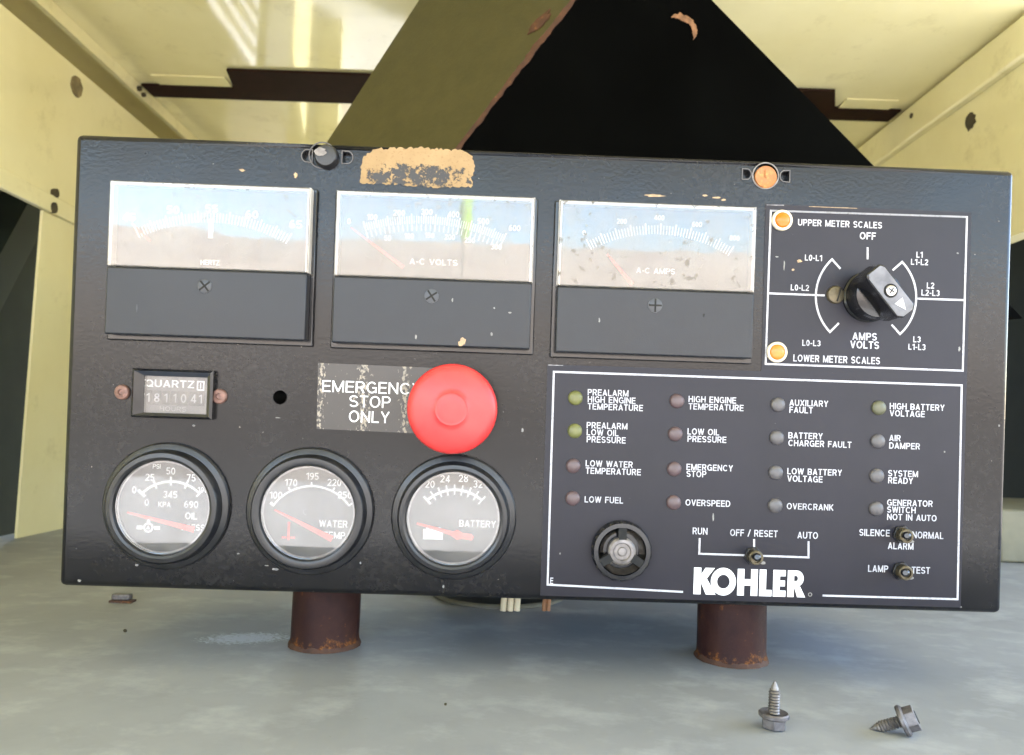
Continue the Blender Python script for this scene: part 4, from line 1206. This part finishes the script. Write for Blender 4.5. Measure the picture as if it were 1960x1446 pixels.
# ---- toggle switches
def hexpts(u, v, r_, rot): return [(u + r_ * math.cos(rot + math.pi / 3 * i), v + r_ * math.sin(rot + math.pi / 3 * i)) for i in range(6)]
def toggle(px, py, tip, lab):
    u, v = P(px, py, .002)
    bm = bmesh.new(); prism(bm, hexpts(u, v, .0050, .2), .0003, .0018); bevel(bm, .0003, 1)
    root = finish(bm, 'toggle_switch', 'black_satin', panel); root['label'] = lab
    bm = bmesh.new(); lathe(bm, u, v, [(.0038, .0018), (.0038, .0058), (.0033, .0062), (.0026, .0062), (.0024, .0050), (0, .0048)], 28)
    finish(bm, 'bushing', 'brass', root)
    tu, tv = P(*tip, .014)
    bm = bmesh.new(); tube(bm, [(u, v, .0045), (u + (tu - u) * .5, v + (tv - v) * .5, .0090), (tu, tv, .0138), (tu + (tu - u) * .1, tv + (tv - v) * .1, .0148)], [.0013, .0016, .0021, .0012], 14)
    finish(bm, 'lever', 'black_gloss', root)
    bm = bmesh.new(); q_ = P(px + 17, py + 13, .001); prism(bm, ragged(q_[0], q_[1], .0016, .0009, 10, .3, px), .0003, .0007)
    finish(bm, 'lock_tab', 'chip_pale', root)
toggle(1443, 1065, (1449, 1067), 'toggle switch under the OFF / RESET legend')
toggle(1728, 1024, (1736, 1026), 'toggle switch between SILENCE and NORMAL')
toggle(1727, 1094, (1733, 1097), 'toggle switch between LAMP and TEST')

# ---- round alarm horn
u, v = P(1189, 1054, .002); r_ = 57 * PX
bm = bmesh.new()
seg = 72
rings = []
for rr_, zz, kn in ((r_, .0003, 0), (r_, .0046, 1), (r_ * .94, .0056, 0), (r_ * .80, .0056, 0), (r_ * .78, .0012, 0), (0, .0012, 0)):
    if rr_ == 0: rings.append([bm.verts.new((u, v, zz))]); continue
    rings.append([bm.verts.new((u + rr_ * (1 - .02 * (kn and i % 4 < 2)) * math.cos(2 * math.pi * i / seg), v + rr_ * (1 - .02 * (kn and i % 4 < 2)) * math.sin(2 * math.pi * i / seg), zz)) for i in range(seg)])
for a, b_ in zip(rings, rings[1:]):
    for i in range(seg):
        if len(b_) == 1: bm.faces.new((a[i], a[(i + 1) % seg], b_[0]))
        else: bm.faces.new((a[i], a[(i + 1) % seg], b_[(i + 1) % seg], b_[i]))
horn = finish(bm, 'alarm_horn', 'black_gloss', panel, angle=30); horn['label'] = 'round horn with a bright metal bowl and black rim'
bm = bmesh.new(); lathe(bm, u, v, [(r_ * .77, .0052), (r_ * .70, .0030), (r_ * .60, .0020)], 56)
finish(bm, 'bowl', 'bowl_metal', horn)
for k_ in range(3):
    a = R(90) + k_ * R(120)
    bm = bmesh.new(); stroke(bm, [(u + r_ * .40 * math.cos(a), v + r_ * .40 * math.sin(a)), (u + r_ * .79 * math.cos(a), v + r_ * .79 * math.sin(a))], .0042, .0020, .0054)
    finish(bm, 'spoke', 'black_matte', horn)
bm = bmesh.new(); lathe(bm, u, v, [(r_ * .46, .0013), (r_ * .46, .0046), (r_ * .40, .0054), (r_ * .30, .0056), (r_ * .27, .0050), (r_ * .16, .0050), (r_ * .13, .0056), (0, .0058)], 40)
finish(bm, 'hub', 'dull_steel', horn, angle=25)

# ================================================================== posts, harness and loose things on the deck
def post(px, base_y, top_y, label):
    f_ = on_z(px, base_y); r_ = .0203; cy_ = f_.y + r_
    t_ = thing('support_post', label, 'post', (on_y(px, 1200, cy_).x, cy_, 0), group='pipe posts under the control panel')
    # height up to the underside of the box
    bm = bmesh.new(); n = 40
    hgt = (PORG.z - (cy_ - PORG.y) * math.sin(R(3.85))) - .0006
    zs = [0.0] + list(np.linspace(.0015, hgt, 9)); rings = []
    for j, z in enumerate(zs):
        ring = []
        for i in range(n):
            a = 2 * math.pi * i / n
            k_ = 1 + .012 * mnoise.noise((math.cos(a) * 2, math.sin(a) * 2, z * 60 + px)) + (.045 * (1 - j / 2.0) if j < 2 else 0)
            top = 0 if j < len(zs) - 1 else 0
            ring.append(bm.verts.new((r_ * k_ * math.cos(a), r_ * k_ * math.sin(a), z)))
        rings.append(ring)
    for a, b_ in zip(rings, rings[1:]):
        for i in range(n): bm.faces.new((a[i], a[(i + 1) % n], b_[(i + 1) % n], b_[i]))
    bm.faces.new(rings[0][::-1]); bm.faces.new(rings[-1])
    pipe = finish(bm, 'pipe', 'rusty_post', t_)
    bm = bmesh.new(); segs = 64
    prof = [(.0198, .0002), (.0217, .0002), (.0213, .0014), (.0206, .0028), (.0198, .0028)]
    rr = []
    for q_, (a_, z) in enumerate(prof):
        rr.append([bm.verts.new(((a_ + .0010 * mnoise.noise((i * .5, q_, px)) ) * math.cos(2 * math.pi * i / segs), (a_ + .0010 * mnoise.noise((i * .5, q_, px))) * math.sin(2 * math.pi * i / segs), z + (.0014 * mnoise.noise((i * .35, q_ * 3, px + 9)) if q_ in (2, 3) else 0))) for i in range(segs)])
    for a, b_ in zip(rr, rr[1:] + rr[:1]):
        for i in range(segs): bm.faces.new((a[i], a[(i + 1) % segs], b_[(i + 1) % segs], b_[i]))
    finish(bm, 'weld_bead', 'rust_flake', t_)
    return t_
post(623, 1252, 1150, 'dark brown pipe post under the panel below the middle round gauge')
post(1400, 1280, 1175, 'dark brown pipe post under the panel below the maker name, orange rust round its foot')

# wiring hole with rubber grommet, and the wires that drop into it
gc = on_z(990, 1160); gc.y += .040
grom = thing('cable_grommet', 'black disc standing for a deck hole, ringed by a worn rubber lip behind the panel', 'grommet', (gc.x - .015, gc.y, 0))
bm = bmesh.new(); lathe(bm, 0, 0, [(.0510, .0004), (.0545, .0004), (.0545, .0022), (.0530, .0034), (.0515, .0028)], 56, closed=True)
finish(bm, 'lip', 'rubber', grom)
bm = bmesh.new(); lathe(bm, 0, 0, [(0, .0004), (.0508, .0004), (.0508, .0012), (0, .0012)], 48)  # flat black disc on the deck, its colour standing in for the hole's darkness
finish(bm, 'opening', 'black_matte', grom)
har = thing('wiring_harness', 'short bundle of cream and brown wires dropping from the panel into the deck hole', 'wires', (gc.x, gc.y - .03, 0))
for px, mt in ((963, 'wire_cream'), (976, 'wire_cream'), (989, 'wire_cream'), (1041, 'wire_brown'), (1049, 'wire_brown')):
    q_ = on_z(px, 1173)
    x_, y_ = q_.x - gc.x, q_.y - (gc.y - .03) 
    bm = bmesh.new(); tube(bm, [(x_, y_, .0013), (x_ + .001, y_ + .001, .02), (x_ + .004, y_ - .003, .040), (x_ + .006, y_ - .02, .052)], .0023 if mt == 'wire_cream' else .0016, 10)
    finish(bm, 'wire', mt, har)

# two hex washer-head screws
def thread_shaft(L_, r_, tip, pitch, z0):
    prof = [(0.0, z0)]
    n = int((L_) / (pitch / 2)); out = [(r_ * .8, z0)]
    for i in range(1, n + 1):
        z = z0 + i * pitch / 2
        rr_ = r_ if i % 2 else r_ * .80
        left_ = z0 + L_ - z
        if left_ < tip: rr_ *= max(.10, left_ / tip) ** .75
        out.append((rr_, z))
    out.append((0, z0 + L_))
    return out
def screw(label, mat):
    t_ = thing('hex_screw', label, 'screw', mat=mat, group='loose screws on the deck')
    bm = bmesh.new(); prism(bm, hexpts(0, 0, .0056, .25), 0, .0050); bevel(bm, .0004, 2)
    head = finish(bm, 'head', 'zinc', t_, angle=25)
    bm = bmesh.new(); lathe(bm, 0, 0, [(0, -.0001), (.0030, -.0001), (.0026, -.0004), (0, -.0003)], 20)
    finish(bm, 'head_dimple', 'black_matte', head)
    bm = bmesh.new(); lathe(bm, 0, 0, [(0, .0044), (.0060, .0044), (.0068, .0052), (.0068, .0064), (.0062, .0070), (.0038, .0060), (0, .0060)], 40)
    finish(bm, 'washer_flange', 'zinc', head, angle=30)
    bm = bmesh.new(); lathe(bm, 0, 0, thread_shaft(.0150, .0027, .0052, .0013, .0060), 28)
    finish(bm, 'shaft', 'dull_steel', t_, angle=60)
    return t_
q_ = on_z(1487, 1402); 
screw('grey hex head screw standing upright on its head, point up', Matrix.Translation((q_.x, q_.y + .0045, .0004)) @ Matrix.Rotation(R(1.5), 4, 'Y'))
q_ = on_z(1737, 1408)
# lying: rests on the washer rim and the tip
tilt = math.atan2(.0068, .0148)
lie = Matrix.Translation((q_.x + .003, q_.y - .002, 0)) @ Matrix.Rotation(R(-24), 4, 'Z') @ Matrix.Rotation(-math.pi / 2 - tilt, 4, 'Y')
p_ = lie @ Vector((0, 0, 0)); lowest = min((lie @ Vector((.0068 * math.cos(a), .0068 * math.sin(a), .0058))).z for a in np.linspace(0, 6.28, 40))
lie = Matrix.Translation((0, 0, -lowest + .0002)) @ lie
screw('grey hex head screw lying on its side, point to the left', lie)

# small clip on the deck at the left
q_ = on_z(237, 1153)
cl = thing('metal_clip', 'small grey metal clip on the deck under the left end of the panel', 'clip', (q_.x, q_.y, 0))
bm = bmesh.new(); box(bm, -.009, .007, -.004, .004, .0002, .0016); finish(bm, 'foot', 'rust_flake', cl)
bm = bmesh.new(); box(bm, -.008, .005, -.003, .003, .0017, .0062); bevel(bm, .001, 2); finish(bm, 'body', 'zinc', cl)
# a few crumbs of dirt
for i, (px, py, r_) in enumerate(((239, 1210, .0011), (853, 1350, .0007))):
    q_ = on_z(px, py); bm = bmesh.new(); bmesh.ops.create_icosphere(bm, subdivisions=2, radius=r_)
    for v_ in bm.verts: v_.co *= 1 + .35 * mnoise.noise(v_.co * 900 + Vector((i, 0, 0)))
    bmesh.ops.translate(bm, verts=bm.verts[:], vec=(q_.x, q_.y, r_ * .7))
    o = finish(bm, 'dirt_crumb', 'dark_hole')
    tag(o, ('dark crumb of dirt on the deck left of the left post', 'dark speck of dirt on the front of the deck between the posts')[i], 'crumb', 'crumbs of dirt on the deck')

# ================================================================== added outside in front, out of view, to be mirrored in the panes
bm = bmesh.new(); nx, ny = 120, 10; gv = []
for j in range(ny + 1):
    row = []
    for i in range(nx + 1):
        x_, k_ = -70 + 140 * i / nx, j / ny
        z = 4.55 * k_ ** .8 * (1 + .10 * mnoise.noise((x_ * .09, 3, k_)) + .07 * mnoise.noise((x_ * .4, 7, k_ * 3)) + .05 * mnoise.noise((x_ * 1.3, 1, k_ * 5)))
        row.append(bm.verts.new((x_, -22 - 7 * k_, GZ - .1 + z)))
    gv.append(row)
for j in range(ny):
    for i in range(nx): bm.faces.new((gv[j][i], gv[j][i + 1], gv[j + 1][i + 1], gv[j + 1][i]))
structure(finish(bm, 'unseen_hills', 'stucco'))
mp_ = thing('lime_stand_in', 'unseen stand-in post with a lime green sleeve, added to be mirrored in the middle meter window', 'post', (-.262, -5.6, GZ))  # unseen, added only for the lime streak mirrored in the pane
bm = bmesh.new(); lathe(bm, 0, 0, [(0, 0), (.022, 0), (.022, 2.16), (0, 2.16)], 16); finish(bm, 'pole', 'stucco', mp_)
bm = bmesh.new(); lathe(bm, 0, 0, [(.023, 1.84), (.040, 1.90), (.056, 2.08), (.05, 2.2), (0, 2.22)], 20); finish(bm, 'sleeve', 'lime', mp_)
